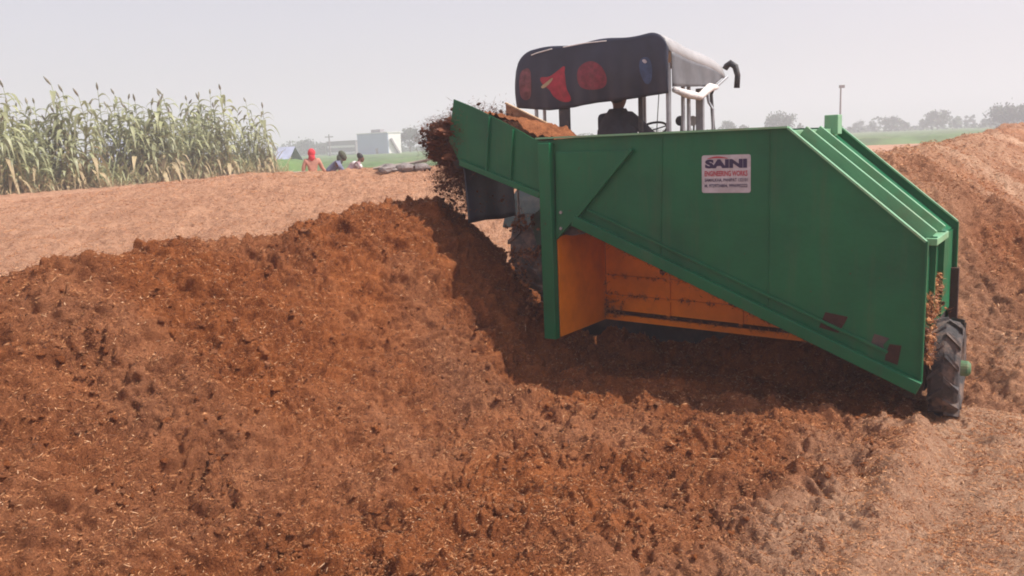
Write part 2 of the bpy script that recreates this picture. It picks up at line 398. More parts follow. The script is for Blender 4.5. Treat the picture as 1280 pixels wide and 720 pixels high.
RRG = np.concatenate([np.exp(np.linspace(math.log(1.2), math.log(3.0), 90))[:-1], np.exp(np.linspace(math.log(3.0), math.log(9.5), 760))[:-1], np.exp(np.linspace(math.log(9.5), math.log(90), 330))])
NR, NAN_ = len(RRG), 1150
gx, gy = polar(1.2, 90, NR, R(-78), R(78), NAN_, 0.62, RRG)
gq = grid_quads(NR, NAN_)[:, ::-1]
hn, hf = heap_near(gx, gy), heap_far(gx, gy)
gd = detail(gx, gy, np.hypot(gx, gy))
bh = base_h(gx, gy)
gz = ground_h(gx, gy)
stp, lx, ly = strip(gx, gy)
nz = fbm(gx, gy, 1.7, 4, 71)
dry_g = np.clip(0.92 - 1.15 * sst(-4.2, -2.8, lx) * (1 - sst(-0.9 - .0 * ly, 0.22, lx + .35 * gn(gx / .5, gy / .5, 99))) * (1 - sst(0.9, 1.4, ly)) * (1 - 0.18 * sst(0.8, 2.6, -ly)) + 0.22 * nz, 0, 1)
dry_g = np.where(gy > 9, np.minimum(dry_g, .72), dry_g)
dry_g = np.maximum(dry_g, 0.50 * sst(9, 12, gy) + 0.34 * nz)
dry_g = np.clip(dry_g + 0.0 * lx, 0, 1)
dry_g = np.clip(dry_g * (1 - 0.95 * sst(-1.65, -1.3, -np.abs(lx + 1.5)) * sst(-.2, .1, ly) * (1 - sst(1, 2, ly))), 0, 1)  # fresh tone under the machine, used to paint its shade darker
dn = np.clip(0.04 + 0.28 * nz + 0.5 * sst(3.0, 1.2, gy) , 0, 1)
# bare patch of paler, drier bits low on the left and where the heap meets the ground
toe = 1 - sst(0.02, 0.22, hn)
dn = np.clip(dn + 0.45 * toe * (1 - stp), 0, 1)
def heap_coords(x, y):
    qx, qy = x - DP[0], y - DP[1]
    return qx * TD[0] + qy * TD[1], (qx * PD[0] + qy * PD[1]) * 1.38
_s, _p = heap_coords(gx, gy)
hd_ = detail(_s, _p, np.hypot(gx, gy))
def heap_disp(x, y):
    e = 0.06
    gxh = (heap_near(x + e, y) - heap_near(x - e, y)) / (2 * e); gyh = (heap_near(x, y + e) - heap_near(x, y - e)) / (2 * e)
    n = np.sqrt(1 + gxh ** 2 + gyh ** 2); return -gxh / n, -gyh / n, 1 / n
nxh, nyh, nzh = heap_disp(gx, gy)
hzn = bh + hn + hd_ * 1.22 * nzh
hxo, hyo = gx + hd_ * 1.22 * nxh, gy + hd_ * 1.22 * nyh
hzf = bh + hf + gd * 1.25
under_shade = sst(-0.25, 0.1, ly) * (1 - sst(1.6, 2.6, ly)) * sst(-5.2, -4.6, lx) * (1 - sst(-0.35, -0.15, lx))  # mask painting shade into the fibre colour under the machine
dry_g = np.clip(dry_g * (1 - under_shade), 0, 1)
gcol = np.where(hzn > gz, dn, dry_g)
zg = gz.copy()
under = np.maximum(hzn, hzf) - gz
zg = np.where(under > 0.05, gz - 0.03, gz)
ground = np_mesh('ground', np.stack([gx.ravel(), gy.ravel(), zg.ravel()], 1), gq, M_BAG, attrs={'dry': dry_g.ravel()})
tag(ground, 'tan ground strewn with dry cane fibre', kind='structure')
def sub_mesh(name, z, mask, dry, vx=gx, vy=gy):
    keepq = mask.ravel()[gq].any(1)
    q = gq[keepq]; used, inv = np.unique(q.ravel(), return_inverse=True)
    v = np.stack([vx.ravel(), vy.ravel(), z.ravel()], 1)[used]
    return np_mesh(name, v, inv.reshape(-1, 4), M_BAG, attrs={'dry': dry.ravel()[used]})
wn = sub_mesh('windrow', hzn, (hzn > gz - 0.01) & (hn > 0.0) & (hzn >= hzf - 0.05), dn, hxo, hyo)
tag(wn, 'long red-brown heap of freshly turned cane fibre in the foreground, left of the green machine', 'heap', 'heaps of cane fibre')
dryf = np.clip(0.66 + 0.5 * nz, 0, 1) * (1 - under_shade)  # heap end under the machine darkened too, as painted shade
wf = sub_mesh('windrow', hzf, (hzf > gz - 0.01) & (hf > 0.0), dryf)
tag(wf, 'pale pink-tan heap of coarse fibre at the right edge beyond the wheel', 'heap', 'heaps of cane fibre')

# outer ground out to the horizon and round the back of the camera
ox, oy = polar(85, 3500, 60, R(-78), R(78), 160)
oz = base_h(ox, oy) * 1.0 - 0.06
og = np_mesh('land', np.stack([ox.ravel(), oy.ravel(), oz.ravel()], 1), grid_quads(60, 160)[:, ::-1], M_BAG, attrs={'dry': np.ones(ox.size)})
tag(og, 'flat land reaching the horizon', kind='structure')
bx_, by_ = polar(1.18, 3500, 60, R(77.5), R(360 - 77.5), 90)
bk = np_mesh('yard', np.stack([bx_.ravel(), by_.ravel(), (base_h(bx_, by_) - 0.04).ravel()], 1), grid_quads(60, 90)[:, ::-1], M_BAG, attrs={'dry': np.full(bx_.size, 0.9)})
tag(bk, 'ground behind the camera', kind='structure')
cx_, cy_ = polar(0.01, 1.25, 10, R(-180), R(180), 60)
tag(np_mesh('standing_ground', np.stack([cx_.ravel(), cy_.ravel(), (base_h(cx_, cy_) - 0.01).ravel()], 1), grid_quads(10, 60)[:, ::-1], M_BAG, attrs={'dry': np.full(cx_.size, 0.9)}), 'ground at the camera', kind='structure')

def surf(x, y):
    """point on the visible surface for a plan position (follows the heap's face)"""
    r = np.hypot(x, y); b = base_h(x, y); z = ground_h(x, y)
    ss, pp = heap_coords(x, y); d = detail(ss, pp, r) * 1.22; a, b2, c = heap_disp(x, y); zh = b + heap_near(x, y) + d * c
    on = zh > z
    z2 = b + heap_far(x, y) + 1.25 * detail(x, y, r)
    return np.where(on, x + d * a, x), np.where(on, y + d * b2, y), np.maximum(np.where(on, zh, z), np.where(on, -9, z2)), (a, b2, c)
def top_h(x, y):
    x = np.atleast_1d(np.asarray(x, float)); y = np.atleast_1d(np.asarray(y, float))
    r = np.hypot(x, y); d = detail(x, y, r); b = base_h(x, y)
    return np.maximum(np.maximum(ground_h(x, y), b + heap_near(x, y) + 1.15 * d), b + heap_far(x, y) + 1.25 * d)

# ---- loose fibres lying on everything near
def slivers(P, Ldir, wid, tone, name, mat):
    side = np.cross(Ldir, RNG.normal(size=Ldir.shape)); side /= np.linalg.norm(side, axis=1)[:, None] + 1e-9
    side *= wid[:, None]
    v = np.stack([P - Ldir - side * .6, P - Ldir * .2 + side, P + Ldir + side * .4, P + Ldir * .3 - side], 1).reshape(-1, 3)
    q = np.arange(len(v)).reshape(-1, 4)
    return np_mesh(name, v, q, mat, smooth=False, attrs={'tone': np.repeat(tone, 4)})
def scatter(n, rmin, rmax, a0, a1):
    r = np.exp(RNG.uniform(math.log(rmin), math.log(rmax), n)); a = RNG.uniform(a0, a1, n)
    return r * np.sin(a), r * np.cos(a), r
nf = 800000
fx_, fy_, fr = scatter(nf, 2.4, 26.0, R(-38), R(38))
fx_, fy_, fz, _ = surf(fx_, fy_)
# tufts: keep more where a clump noise is high
keep = RNG.uniform(size=nf) < (0.45 + 0.9 * np.clip(gn(fx_ / 0.33, fy_ / 0.33, 81) + 0.3, 0, 1))
fx_, fy_, fr, fz = fx_[keep], fy_[keep], fr[keep], fz[keep]; nf = len(fx_)
stf, flx, fly = strip(fx_, fy_)
isheap = heap_near(fx_, fy_) > 0.1
dd = RNG.normal(size=(nf, 3)); dd[:, 2] *= 0.45; dd /= np.linalg.norm(dd, axis=1)[:, None]
ln = (RNG.gamma(2.0, 0.0034, nf) + 0.002) * (0.6 + fr / 10)
tone = np.clip(np.where(isheap | (stf > 0.5), RNG.beta(0.9, 1.3, nf), RNG.beta(2.0, 1.3, nf)) + 0.12 * gn(fx_ / 0.6, fy_ / 0.6, 83), 0, 1)
P_ = np.stack([fx_, fy_, fz + 0.004 + RNG.uniform(0, 0.008, nf)], 1)
lit = slivers(P_, dd * ln[:, None], RNG.uniform(0.0006, 0.0020, nf) * (0.45 + np.minimum(fr, 12) / 5.5), tone, 'loose_fibre', M_FIB)
tag(lit, 'loose slivers of crushed cane fibre scattered over heap and ground', 'cane fibre', kind='stuff')

# ---- loose clods resting on the heap and on the scraped strip
def blobs(P, sz, tone, name, mat):
    bm = bmesh.new(); bmesh.ops.create_icosphere(bm, subdivisions=2, radius=1.0)
    bv = np.array([v.co[:] for v in bm.verts]); bf = np.array([[v.index for v in f.verts] for f in bm.faces]); bm.free()
    n = len(P); k = len(bv)
    jit = 1 + RNG.uniform(-.42, .42, (n, k, 1)); st_ = RNG.uniform(.6, 1.3, (n, 1, 3)) * np.array([1, 1, .75])
    V = bv[None] * jit * st_ * sz[:, None, None] + P[:, None, :]
    F = (bf[None] + (np.arange(n) * k)[:, None, None]).reshape(-1, 3)
    return np_mesh(name, V.reshape(-1, 3), F, mat, smooth=True, attrs={'dry': np.repeat(tone, k)})
cx1, cy1, cr1 = scatter(9000, 2.6, 9.5, R(-36), R(36))
kp = ((heap_near(cx1, cy1) > .05) | (strip(cx1, cy1)[0] > .5)) & (gn(cx1 / .5, cy1 / .5, 88) > -0.05)
cx1, cy1, cr1 = cx1[kp], cy1[kp], cr1[kp]
cx1, cy1, cz1, _ = surf(cx1, cy1)
cs = np.minimum(RNG.gamma(2.0, .0042, len(cx1)) + .003, .030)
tag(blobs(np.stack([cx1, cy1, cz1 + cs * .1], 1), cs, np.clip(RNG.normal(.08, .12, len(cx1)), 0, 1), 'loose_clods', M_BAG), 'small clods of cane fibre lying on the heap and the scraped strip', 'clods', kind='stuff')

# ------------------------------------------------------------------ green crop field far off
fxg, fyg = polar(1, 1, 2, 0, 1, 2)
a = np.linspace(R(-60), R(60), 420); rr = np.exp(np.linspace(math.log(44), math.log(1800), 150))
A_, R_ = np.meshgrid(a, rr)
near = 46 + 44 * sst(R(5), R(25), A_) + 3 * gn(A_ * 20, A_ * 0, 5)
R2 = near * (R_ / 44)
X_, Y_ = R2 * np.sin(A_), R2 * np.cos(A_)
zz = base_h(X_, Y_) + 0.55 + 0.16 * fbm(X_, Y_, 1.6, 3, 15) + 0.04 * fbm(X_, Y_, 14.0, 2, 16)
zz[0, :] = base_h(X_[0], Y_[0]) - 0.15
fld = np_mesh('crop_field', np.stack([X_.ravel(), Y_.ravel(), zz.ravel()], 1), grid_quads(150, 420)[:, ::-1], M_FIELD)
tag(fld, 'low green crop covering the far field', 'crop field', kind='stuff')

# ------------------------------------------------------------------ THE WINDROW TURNER
turner = empty('windrow_turner', O, MRZ)
tag(turner, 'big green steel windrow turner with orange lining throwing fibre onto the heap', 'windrow turner')
def seg(a, b): return (a, b)
# near side plate
pl = [UP(677, 176), UP(720, 172), UP(986, 160), UP(1158, 302), UP(1150, 478), UP(1128, 470), UP(724, 272), UP(697, 299), UP(677, 299)]
side = MB().prism(pl, 0.0, 0.010).build('side_plate', M_GREEN, turner)
# top flange of the near plate
z_top = UP(986, 160)[1]
tp0, tp1, tB, tC = UP(672, 174), UP(986, 160), UP(1158, 302), UP(1150, 478)
MB().bar((tp0[0], -0.012, tp0[1] + .006), (tp1[0], -0.012, tp1[1] + .006), 0.05, 0.014).build('top_flange', M_GREEN2, turner)
MB().bar((tp1[0], -0.006, tp1[1]), (tB[0], -0.006, tB[1]), 0.040, 0.014).build('edge_flange', M_GREEN2, turner)
MB().bar((tB[0] + .006, -0.006, tB[1]), (tC[0] + .006, -0.006, tC[1]), 0.014, 0.034, up=(0, 1, 0)).build('edge_flange', M_GREEN, turner)
# lower edge beam
lo0, lo1 = UP(720, 275), UP(1150, 484)
MB().bar((lo0[0], -0.032, lo0[1]), (lo1[0], -0.032, lo1[1]), 0.055, 0.085).build('lower_beam', M_GREEN, turner, bevel=0.006)
MB().bar((UP(735, 262)[0], -0.014, UP(735, 262)[1]), (UP(1110, 440)[0], -0.014, UP(1110, 440)[1]), 0.022, 0.02).build('stiffener', M_GREEN, turner, bevel=0.004)
for px, y0, y1 in ((828, 170, 318), (962, 164, 385)):
    a_, b_ = UP(px, y0), UP(px - 2, y1); MB().bar((a_[0], -0.002, a_[1]), (b_[0], -0.002, b_[1]), 0.007, 0.010, up=(0, 1, 0)).build('weld_seam', M_GREEN, turner, bevel=0.002)
# upright post and gusset plate
pt, pb = UP(685, 177), UP(687, 421)
MB().box(pt[0] - 0.055, pt[0] + 0.055, -0.075, -0.002, pb[1], pt[1] - 0.01).build('upright_post', M_GREEN, turner, bevel=0.006)
gus = [UP(697, 190), UP(792, 188), UP(724, 270), UP(697, 300)]
MB().prism(gus, -0.030, -0.003).build('gusset', M_GREEN, turner, bevel=0.004)
MB().bar((UP(792, 186)[0], -0.034, UP(792, 186)[1]), (UP(722, 272)[0], -0.034, UP(722, 272)[1]), 0.03, 0.03).build('gusset_edge', M_GREEN, turner, bevel=0.004)
for px, py in ((704, 265), (704, 285)):
    x, z = UP(px, py); MB().tube([(x, -0.045, z), (x, -0.028, z)], 0.013, 6).build('bolt', M_STEEL, turner)
# loading conveyor: near and far side walls
cw = [UP(567, 124), UP(592, 134), UP(640, 158), UP(668, 174), UP(677, 176), UP(677, 247), UP(640, 232), UP(576, 206), UP(561, 176)]
MB().prism(cw, 0.0, 0.010).build('conveyor_wall', M_GREEN, turner)
MB().bar((UP(577, 203)[0], -0.018, UP(577, 203)[1]), (UP(677, 244)[0], -0.018, UP(677, 244)[1]), 0.034, 0.05).build('conveyor_rail', M_GREEN, turner, bevel=0.004)
for px, y0, y1 in ((612, 146, 216), (642, 162, 228)):
    a_, b_ = UP(px, y0), UP(px - 3, y1); MB().bar((a_[0], -0.010, a_[1]), (b_[0], -0.010, b_[1]), 0.018, 0.03, up=(0, 1, 0)).build('wall_rib', M_GREEN, turner, bevel=0.003)
FD = 0.92
fw = [UP(632, 130, FD), UP(716, 171, FD), UP(716, 171, FD), (UP(716, 171, FD)[0], UP(716, 171, FD)[1] - 0.35), (UP(632, 130, FD)[0], UP(632, 130, FD)[1] - 0.42)]
fw = [fw[0], fw[1], fw[3], fw[4]]
MB().prism(fw, FD, FD + 0.012).build('conveyor_wall', simple('worn_orange', (0.40, 0.19, 0.09), rough=0.7, var=0.3, scale=8, dirt=(0.28, 0.14, 0.08), dirt_amt=0.7), turner)
MB().bar((fw[0][0], FD, fw[0][1] + .008), (fw[1][0], FD, fw[1][1] + .008), 0.03, 0.014).build('top_flange', simple('worn_cream', (0.46, 0.30, 0.17), rough=0.7), turner)
# belt between the walls
t0, t1 = UP(575, 190), UP(690, 240)
bel = MB(); bel.add([(t0[0], 0.02, t0[1]), (t0[0], FD - .01, t0[1]), (t1[0] + .1, FD - .01, t1[1]), (t1[0] + .1, 0.02, t1[1]),
                     (t0[0], 0.02, t0[1] - .03), (t0[0], FD - .01, t0[1] - .03), (t1[0] + .1, FD - .01, t1[1] - .03), (t1[0] + .1, 0.02, t1[1] - .03)],
                    [(0, 1, 2, 3), (7, 6, 5, 4), (0, 4, 5, 1), (1, 5, 6, 2), (2, 6, 7, 3), (3, 7, 4, 0)])
bel.build('conveyor_belt', M_RUBBER, turner)
MB().tube([(t0[0] - .02, 0.015, t0[1] - .07), (t0[0] - .02, FD - .005, t0[1] - .07)], 0.075, 18).build('belt_roller', M_DARK, turner, smooth=True)
# rubber flap hanging at the discharge end (thin sheet with gentle folds)
xf = UP(580, 240)[0] + 0.01
vs, fs = [], []
nu, nv = 24, 10
for i in range(nu + 1):
    for j in range(nv + 1):
        yy = -0.01 + 0.74 * i / nu; z = 1.86 - 0.53 * j / nv
        vs.append((xf + 0.012 * math.sin(yy * 17) * (j / nv) + 0.03 * (j / nv), yy, z + 0.006 * math.sin(yy * 9)))
for i in range(nu):
    for j in range(nv):
        k = i * (nv + 1) + j; fs.append((k, k + 1, k + nv + 2, k + nv + 1))
fl = MB().add(vs, fs).build('rubber_flap', simple('black_flap', (0.022, 0.026, 0.042), rough=0.5, var=0.3, scale=4, bump=0.15), turner, smooth=True)
sm = fl.modifiers.new('thick', 'SOLIDIFY'); sm.thickness = 0.006
MB().tube([(xf + .04, 0.76, 1.90), (xf + .04, 0.78, 1.30)], 0.012, 8).build('flap_rod', M_STEEL, turner)
# supports below the conveyor
MB().box(xf + 0.42, xf + 0.48, 0.62, 0.70, 0.22, 1.80).build('support_leg', M_GREEN, turner, bevel=0.005)
MB().prism([(xf + 0.14, 1.30), (xf + 0.42, 1.52), (xf + 0.42, 0.72), (xf + 0.30, 0.70)], 0.80, 0.812).build('chute_plate', simple('dusty_green', (0.10, 0.17, 0.13), rough=0.8, var=0.3, dirt=DUST, dirt_amt=0.5), turner)
MB().bar((xf + .46, 0.66, 0.95), (pt[0], 0.05, 0.80), 0.05, 0.05).build('brace', M_GREEN, turner, bevel=0.004)
MB().box(pt[0] - 0.05, pt[0] + 0.03, 0.02, 0.10, 0.42, 1.55).build('inner_post', M_DARK, turner, bevel=0.004)
# orange lining
BD = 0.82
xs = UP(697, 330)[0]
xb1 = UP(1158, 302)[0] - 0.05
MB().box(xs - 0.006, xs + 0.006, 0.012, BD - 0.003, 0.40, 1.235).build('side_lining', M_ORANGE, turner)
MB().prism([(xs + .008, 0.40), (xb1, 0.33), (xb1, 1.1), (tp1[0], 1.9), (xs + .008, 1.9)], BD, BD + 0.01).build('back_lining', M_ORANGE, turner)
for z0, z1_, th in ((0.62, 0.60, 0.02), (0.80, 0.77, 0.014)):
    MB().bar((xs + .01, BD - 0.014, z0 + .0), (xb1, BD - 0.014, z1_ - .03), 0.026, th).build('lining_ledge', M_ORANGE, turner)
MB().bar((xs + .01, BD - 0.02, 0.43), (xb1, BD - 0.02, 0.36), 0.035, 0.05).build('lining_sill', M_ORANGE, turner)
MB().bar((xs + .01, BD - 0.012, 0.475), (xb1, BD - 0.012, 0.395), 0.016, 0.03).build('lining_groove', M_RUST, turner)
for px in (836, 927):
    x, z = UP(px, 380, BD); MB().box(x - 0.02, x + 0.02, BD - 0.020, BD - 0.002, 0.40, 1.7).build('lining_rib', M_ORANGE, turner, bevel=0.004)
dkp = [(xs - .01, 1.225), (xs + .02, 1.25), (xs + .12, 1.24), (xs + .30, 1.27), (xs + .42, 1.30), (xs + .42, 1.48), (xs - .01, 1.48)]
MB().prism(dkp, 0.05, BD - .004).build('inner_deck', M_DARK, turner)
ib_ = MB()
for k in range(60):
    u = k / 60 * .80; x = lo0[0] + (lo1[0] - lo0[0]) * u; z = lo0[1] + (lo1[1] - lo0[1]) * u; x2 = x + (lo1[0] - lo0[0]) * .8 / 60 - .002; dz = .05 + .035 * abs(math.sin(k * 1.9)) * abs(math.sin(k * .37 + .4))
    ib_.prism([(x, z - dz), (x2, z - dz - .015), (x2, z + .02), (x, z + .02)], .055, .075)
ib_.build('jagged_dark_strip', M_RUBBER, turner)  # dark jagged strip added along the underside of the lower beam
# rotor with paddles working the heap, deep in the shade
rt = MB(); rt.tube([(xs + .15, 1.10, 0.62), (xb1 - .1, 1.10, 0.50)], 0.11, 16)
for k in range(16):
    x = xs + .25 + k * (xb1 - xs - .45) / 15; an = k * 1.1
    rt.bar((x, 1.10, 0.60 - .006 * k), (x, 1.10 + .26 * math.cos(an), 0.60 - .006 * k + .26 * math.sin(an)), 0.05, 0.02, up=(1, 0, 0))
rt.build('rotor', M_RUST, turner)
# added dark sheets that block the sun and darken the space underneath
MB().box(xs - .85, xb1 - .02, 1.30, 1.31, 0.03, 1.0).build('front_shade_sheet', M_DARK, turner)
MB().box(xb1 - .01, xb1 + .005, 0.45, 1.29, 0.16, 0.95).build('end_shade_sheet', M_DARK, turner)
# far side plate
DP_ = 1.35
fp = [(UP(720, 172)[0], z_top), (UP(1052, 160, DP_)[0], UP(1052, 160, DP_)[1]), UP(1197, 277, DP_), (UP(1197, 277, DP_)[0], 0.42), (xs + .1, 0.42 + 1.0), (xs - .1, 1.5)]
MB().prism(fp, DP_, DP_ + 0.010).build('side_plate', M_GREEN, turner)
f1, f2 = fp[1], fp[2]
MB().bar((f1[0], DP_ - .004, f1[1] + .004), (f2[0], DP_ - .004, f2[1] + .004), 0.030, 0.012).build('edge_flange', M_GREEN2, turner)
MB().bar((f2[0] + .004, DP_ - .004, f2[1]), (f2[0] + .004, DP_ - .004, 0.42), 0.012, 0.030, up=(0, 1, 0)).build('edge_flange', M_GREEN, turner)
MB().bar((fp[0][0], DP_ - .004, z_top + .004), (f1[0], DP_ - .004, f1[1] + .004), 0.030, 0.012).build('top_flange', M_GREEN, turner)
# sloping cover between the plates, set below the edges
A1, B1 = (tp1[0], tp1[1] - 0.07), (tB[0] - .03, tB[1] - 0.045)
cv = MB(); cv.add([(A1[0], 0.012, A1[1]), (A1[0], DP_ - .002, A1[1]), (B1[0], DP_ - .002, B1[1]), (B1[0], 0.012, B1[1]),
                   (A1[0], 0.012, A1[1] - .01), (A1[0], DP_ - .002, A1[1] - .01), (B1[0], DP_ - .002, B1[1] - .01), (B1[0], 0.012, B1[1] - .01)],
                  [(0, 1, 2, 3), (7, 6, 5, 4), (0, 4, 5, 1), (1, 5, 6, 2), (2, 6, 7, 3), (3, 7, 4, 0)])
cv.build('sloping_cover', M_GREEN, turner)
MB().box(B1[0], B1[0] + 0.010, 0.012, DP_ - .002, 0.62, B1[1] - .012).build('end_panel', M_GREEN, turner)
for dd_ in (0.30, 0.66):
    MB().bar((A1[0] + .01, dd_, A1[1] + .045), (tB[0] - .01, dd_, tB[1] - .0), 0.030, 0.09).build('cover_rail', M_GREEN2, turner, bevel=0.004)
    MB().bar((tB[0] - .004, dd_, tB[1] - .0), (tB[0] - .012, dd_, 0.66), 0.030, 0.05, up=(1, 0, 0)).build('end_rail', M_GREEN, turner, bevel=0.003)
MB().box(A1[0] - .05, A1[0] - .005, 0.014, DP_ - .004, A1[1] - .02, A1[1] + .055).build('cover_head', M_GREEN2, turner, bevel=0.004)
MB().box(tB[0] - .045, tB[0] + .03, 0.24, 0.74, tB[1] - .055, tB[1] - .008).build('rail_foot', M_GREEN2, turner, bevel=0.004)
# hopper deck between the plates
MB().box(UP(720, 172)[0], A1[0] - .05, 0.014, DP_ - .004, z_top - 0.14, z_top - 0.13).build('top_deck', M_GREEN, turner)
# square stub at the far top corner
s0, s1 = UP(1031, 158, 1.15), UP(1051, 143, 1.15)
MB().box(s0[0], s0[0] + 0.105, 1.13, 1.26, z_top - .06, s1[1]).build('square_stub', M_GREEN2, turner, bevel=0.005)
# rusty openings low on the plate
def patch(name, pts, mat, y0, y1): return MB().prism([UP(*p) for p in pts], y0, y1).build(name, mat, turner)
patch('rusty_patch', [(1032, 390), (1060, 396), (1056, 404), (1048, 416), (1024, 409)], M_RUST, -0.006, -0.001)
patch('rusty_patch', [(1093, 417), (1112, 423), (1104, 431), (1106, 438), (1088, 432)], M_DARK, -0.006, -0.001)
patch('dark_opening', [(1112, 430), (1127, 432), (1122, 456), (1106, 450), (1108, 440)], M_RUST, -0.006, -0.001)

# maker plate with its lettering
sg = [UP(877, 195), UP(938, 192), UP(939, 240), UP(878, 242)]
sx0, sx1 = (sg[0][0] + sg[3][0]) / 2, (sg[1][0] + sg[2][0]) / 2
sz1, sz0 = (sg[0][1] + sg[1][1]) / 2, (sg[2][1] + sg[3][1]) / 2
cxs, rcn = [], 0.016
for (cx, cz, a0) in ((sx1 - rcn, sz1 - rcn, 0), (sx0 + rcn, sz1 - rcn, 90), (sx0 + rcn, sz0 + rcn, 180), (sx1 - rcn, sz0 + rcn, 270)):
    for k in range(5): an = R(a0 + k * 22.5); cxs.append((cx + rcn * math.cos(an), cz + rcn * math.sin(an)))
plate = MB().prism(cxs, -0.004, -0.001).build('maker_plate', M_SIGN, turner)
plate['label'] = 'white maker plate lettered SAINI ENGINEERING WORKS'
SW, SH = sx1 - sx0, sz1 - sz0
def text(body, x, z, w, h, mat, parent, y=-0.0055, bold=0.0, name='lettering'):
    cu_ = bpy.data.curves.new(name, 'FONT'); cu_.body = body; cu_.size = 1.0; cu_.offset = bold; cu_.extrude = 0.0
    cu_.align_x = 'LEFT'; cu_.resolution_u = 3
    to = bpy.data.objects.new(name, cu_); C.objects.link(to); bpy.context.view_layer.update()
    dg = bpy.context.evaluated_depsgraph_get(); me = bpy.data.meshes.new_from_object(to.evaluated_get(dg))
    bpy.data.objects.remove(to)
    co = np.array([v.co[:] for v in me.vertices]); mn, mx_ = co.min(0), co.max(0)
    for v in me.vertices:
        v.co = ((v.co.x - mn[0]) / (mx_[0] - mn[0]) * w + x, y, (v.co.y - mn[1]) / (mx_[1] - mn[1]) * h + z)
    me.name = name; me.materials.clear(); me.materials.append(mat)
    o = bpy.data.objects.new(name, me); C.objects.link(o); o.parent = parent
    return o
text('SAINI', sx0 + .07 * SW, sz0 + .65 * SH, .86 * SW, .24 * SH, M_NAVY, plate, bold=0.065)
text('ENGINEERING WORKS', sx0 + .06 * SW, sz0 + .44 * SH, .88 * SW, .145 * SH, M_RINK, plate, bold=0.03)
text('SAMALKHA, PANIPAT 132101', sx0 + .06 * SW, sz0 + .28 * SH, .88 * SW, .105 * SH, M_NAVY, plate, bold=0.025)
text('M. 9729734804, 9996992222', sx0 + .06 * SW, sz0 + .13 * SH, .88 * SW, .105 * SH, M_NAVY, plate, bold=0.025)
arc = [(sx0 + .12 * SW + .42 * SW * k / 8, sz1 - .085 * SH + .05 * SH * math.sin(math.pi * k / 8)) for k in range(9)]
arc += [(sx0 + .12 * SW + .42 * SW * k / 8, sz1 - .10 * SH + .02 * SH * math.sin(math.pi * k / 8)) for k in range(8, -1, -1)]
ab = MB(); ab.add([(x, -0.0055, z) for x, z in arc], [(k, k + 1, 16 - k, 17 - k) for k in range(8)]); ab.build('red_arc', M_RINK, plate)

# ---- wheel
def make_tyre(mb, r, w, lug_n, lug_h, cx=0, cy=0, cz=0, rim=0.55):
    hw = w / 2; ri = r * rim
    prof = [(-hw * .62, ri), (-hw * .92, ri + (r - ri) * .25), (-hw, ri + (r - ri) * .6), (-hw * .90, r - .035), (-hw * .7, r - .012), (0, r), (hw * .7, r - .012), (hw * .90, r - .035), (hw, ri + (r - ri) * .6), (hw * .92, ri + (r - ri) * .25), (hw * .62, ri)]
    mb.lathe_x(prof, cx, cy, cz, 56)
    for k in range(lug_n):
        for sd in (-1, 1):
            th = 2 * math.pi * (k + (0.5 if sd > 0 else 0)) / lug_n; ts = 2 * math.pi / lug_n * 0.55
            vs = []
            for (fx, ft, ww) in ((0.05, 0.0, 1), (0.98, 1.0, 1)):
                for dt in (-.16, .16):
                    for rr_ in (r - .045 if fx > .5 else r - .012, r + lug_h * (0.35 if fx > .5 else 1)):
                        t = th + ts * ft + dt * ts * 1.1
                        vs.append((cx + sd * hw * fx, cy + rr_ * math.cos(t), cz + rr_ * math.sin(t)))
            mb.add(vs, [(0, 1, 3, 2), (4, 6, 7, 5), (0, 4, 5, 1), (2, 3, 7, 6), (1, 5, 7, 3), (0, 2, 6, 4)])
    return mb
def wheel(parent, x, y, z, r, w, out, rim_mat, lugs=14, name='wheel', rimf=0.55, hubl=0.10, hub_mat=None, rz=0.0):
    ri = r * rimf
    m_ = MB(); m_.lathe_x([(-w * .30, ri), (-w * .33, ri + .02), (-w * .25, ri - .02), (-w * .05 * out, ri - .06), (0, .09), (0, 0.0)][::1], 0, 0, 0, 32)
    m_.lathe_x([(w * .30, ri), (w * .33, ri + .02), (w * .25, ri - .02), (w * .04, ri - .06)], 0, 0, 0, 32)
    wo_ = m_.build(name, rim_mat, parent, smooth=True)
    wo_.location = (x, y, z); wo_.rotation_euler = (0, 0, rz)
    make_tyre(MB(), r, w, lugs, 0.022, rim=rimf).build('tyre', M_TYRE, wo_)
    h_ = MB(); h_.tube([(0, 0, 0), (out * (w * .5 + hubl * .6), 0, 0), (out * (w * .5 + hubl), 0, 0)], [0.055, 0.055, 0.035], 18)
    for k in range(5):
        t = k * 2 * math.pi / 5; h_.tube([(out * .01, .09 * math.cos(t), .09 * math.sin(t)), (out * .04, .09 * math.cos(t), .09 * math.sin(t))], 0.012, 6)
    h_.build('hub', hub_mat or rim_mat, wo_, smooth=False, bevel=0.004)
    return wo_
wc = at_y(1186, 456, 6.02); wl = W2L(wc)
WR = 0.335
print('wheel local', wl, 'tB', tB)
wheel(turner, wl.x - .01, wl.y, WR - 0.02, WR, 0.20, 1, M_STEEL, 13, hub_mat=simple('dusty_green_hub', (0.08, 0.17, 0.08), rough=.7, dirt=DUST, dirt_amt=.7), rimf=.5, hubl=.05, rz=R(3))
MB().bar((wl.x - .11, wl.y, WR + .01), (wl.x - .26, wl.y, WR + .01), 0.06, 0.06).build('axle', M_DARK, turner)
MB().bar((wl.x - .22, wl.y, WR - .02), (wl.x - .22, wl.y + .55, 1.0), 0.05, 0.08, up=(1, 0, 0)).build('wheel_arm', M_GREEN, turner, bevel=0.004)
MB().box(f2[0] - .03, f2[0] + .03, DP_ - .06, DP_ - .01, 0.45, 0.92).build('wheel_bracket', M_RUST, turner, bevel=0.003)
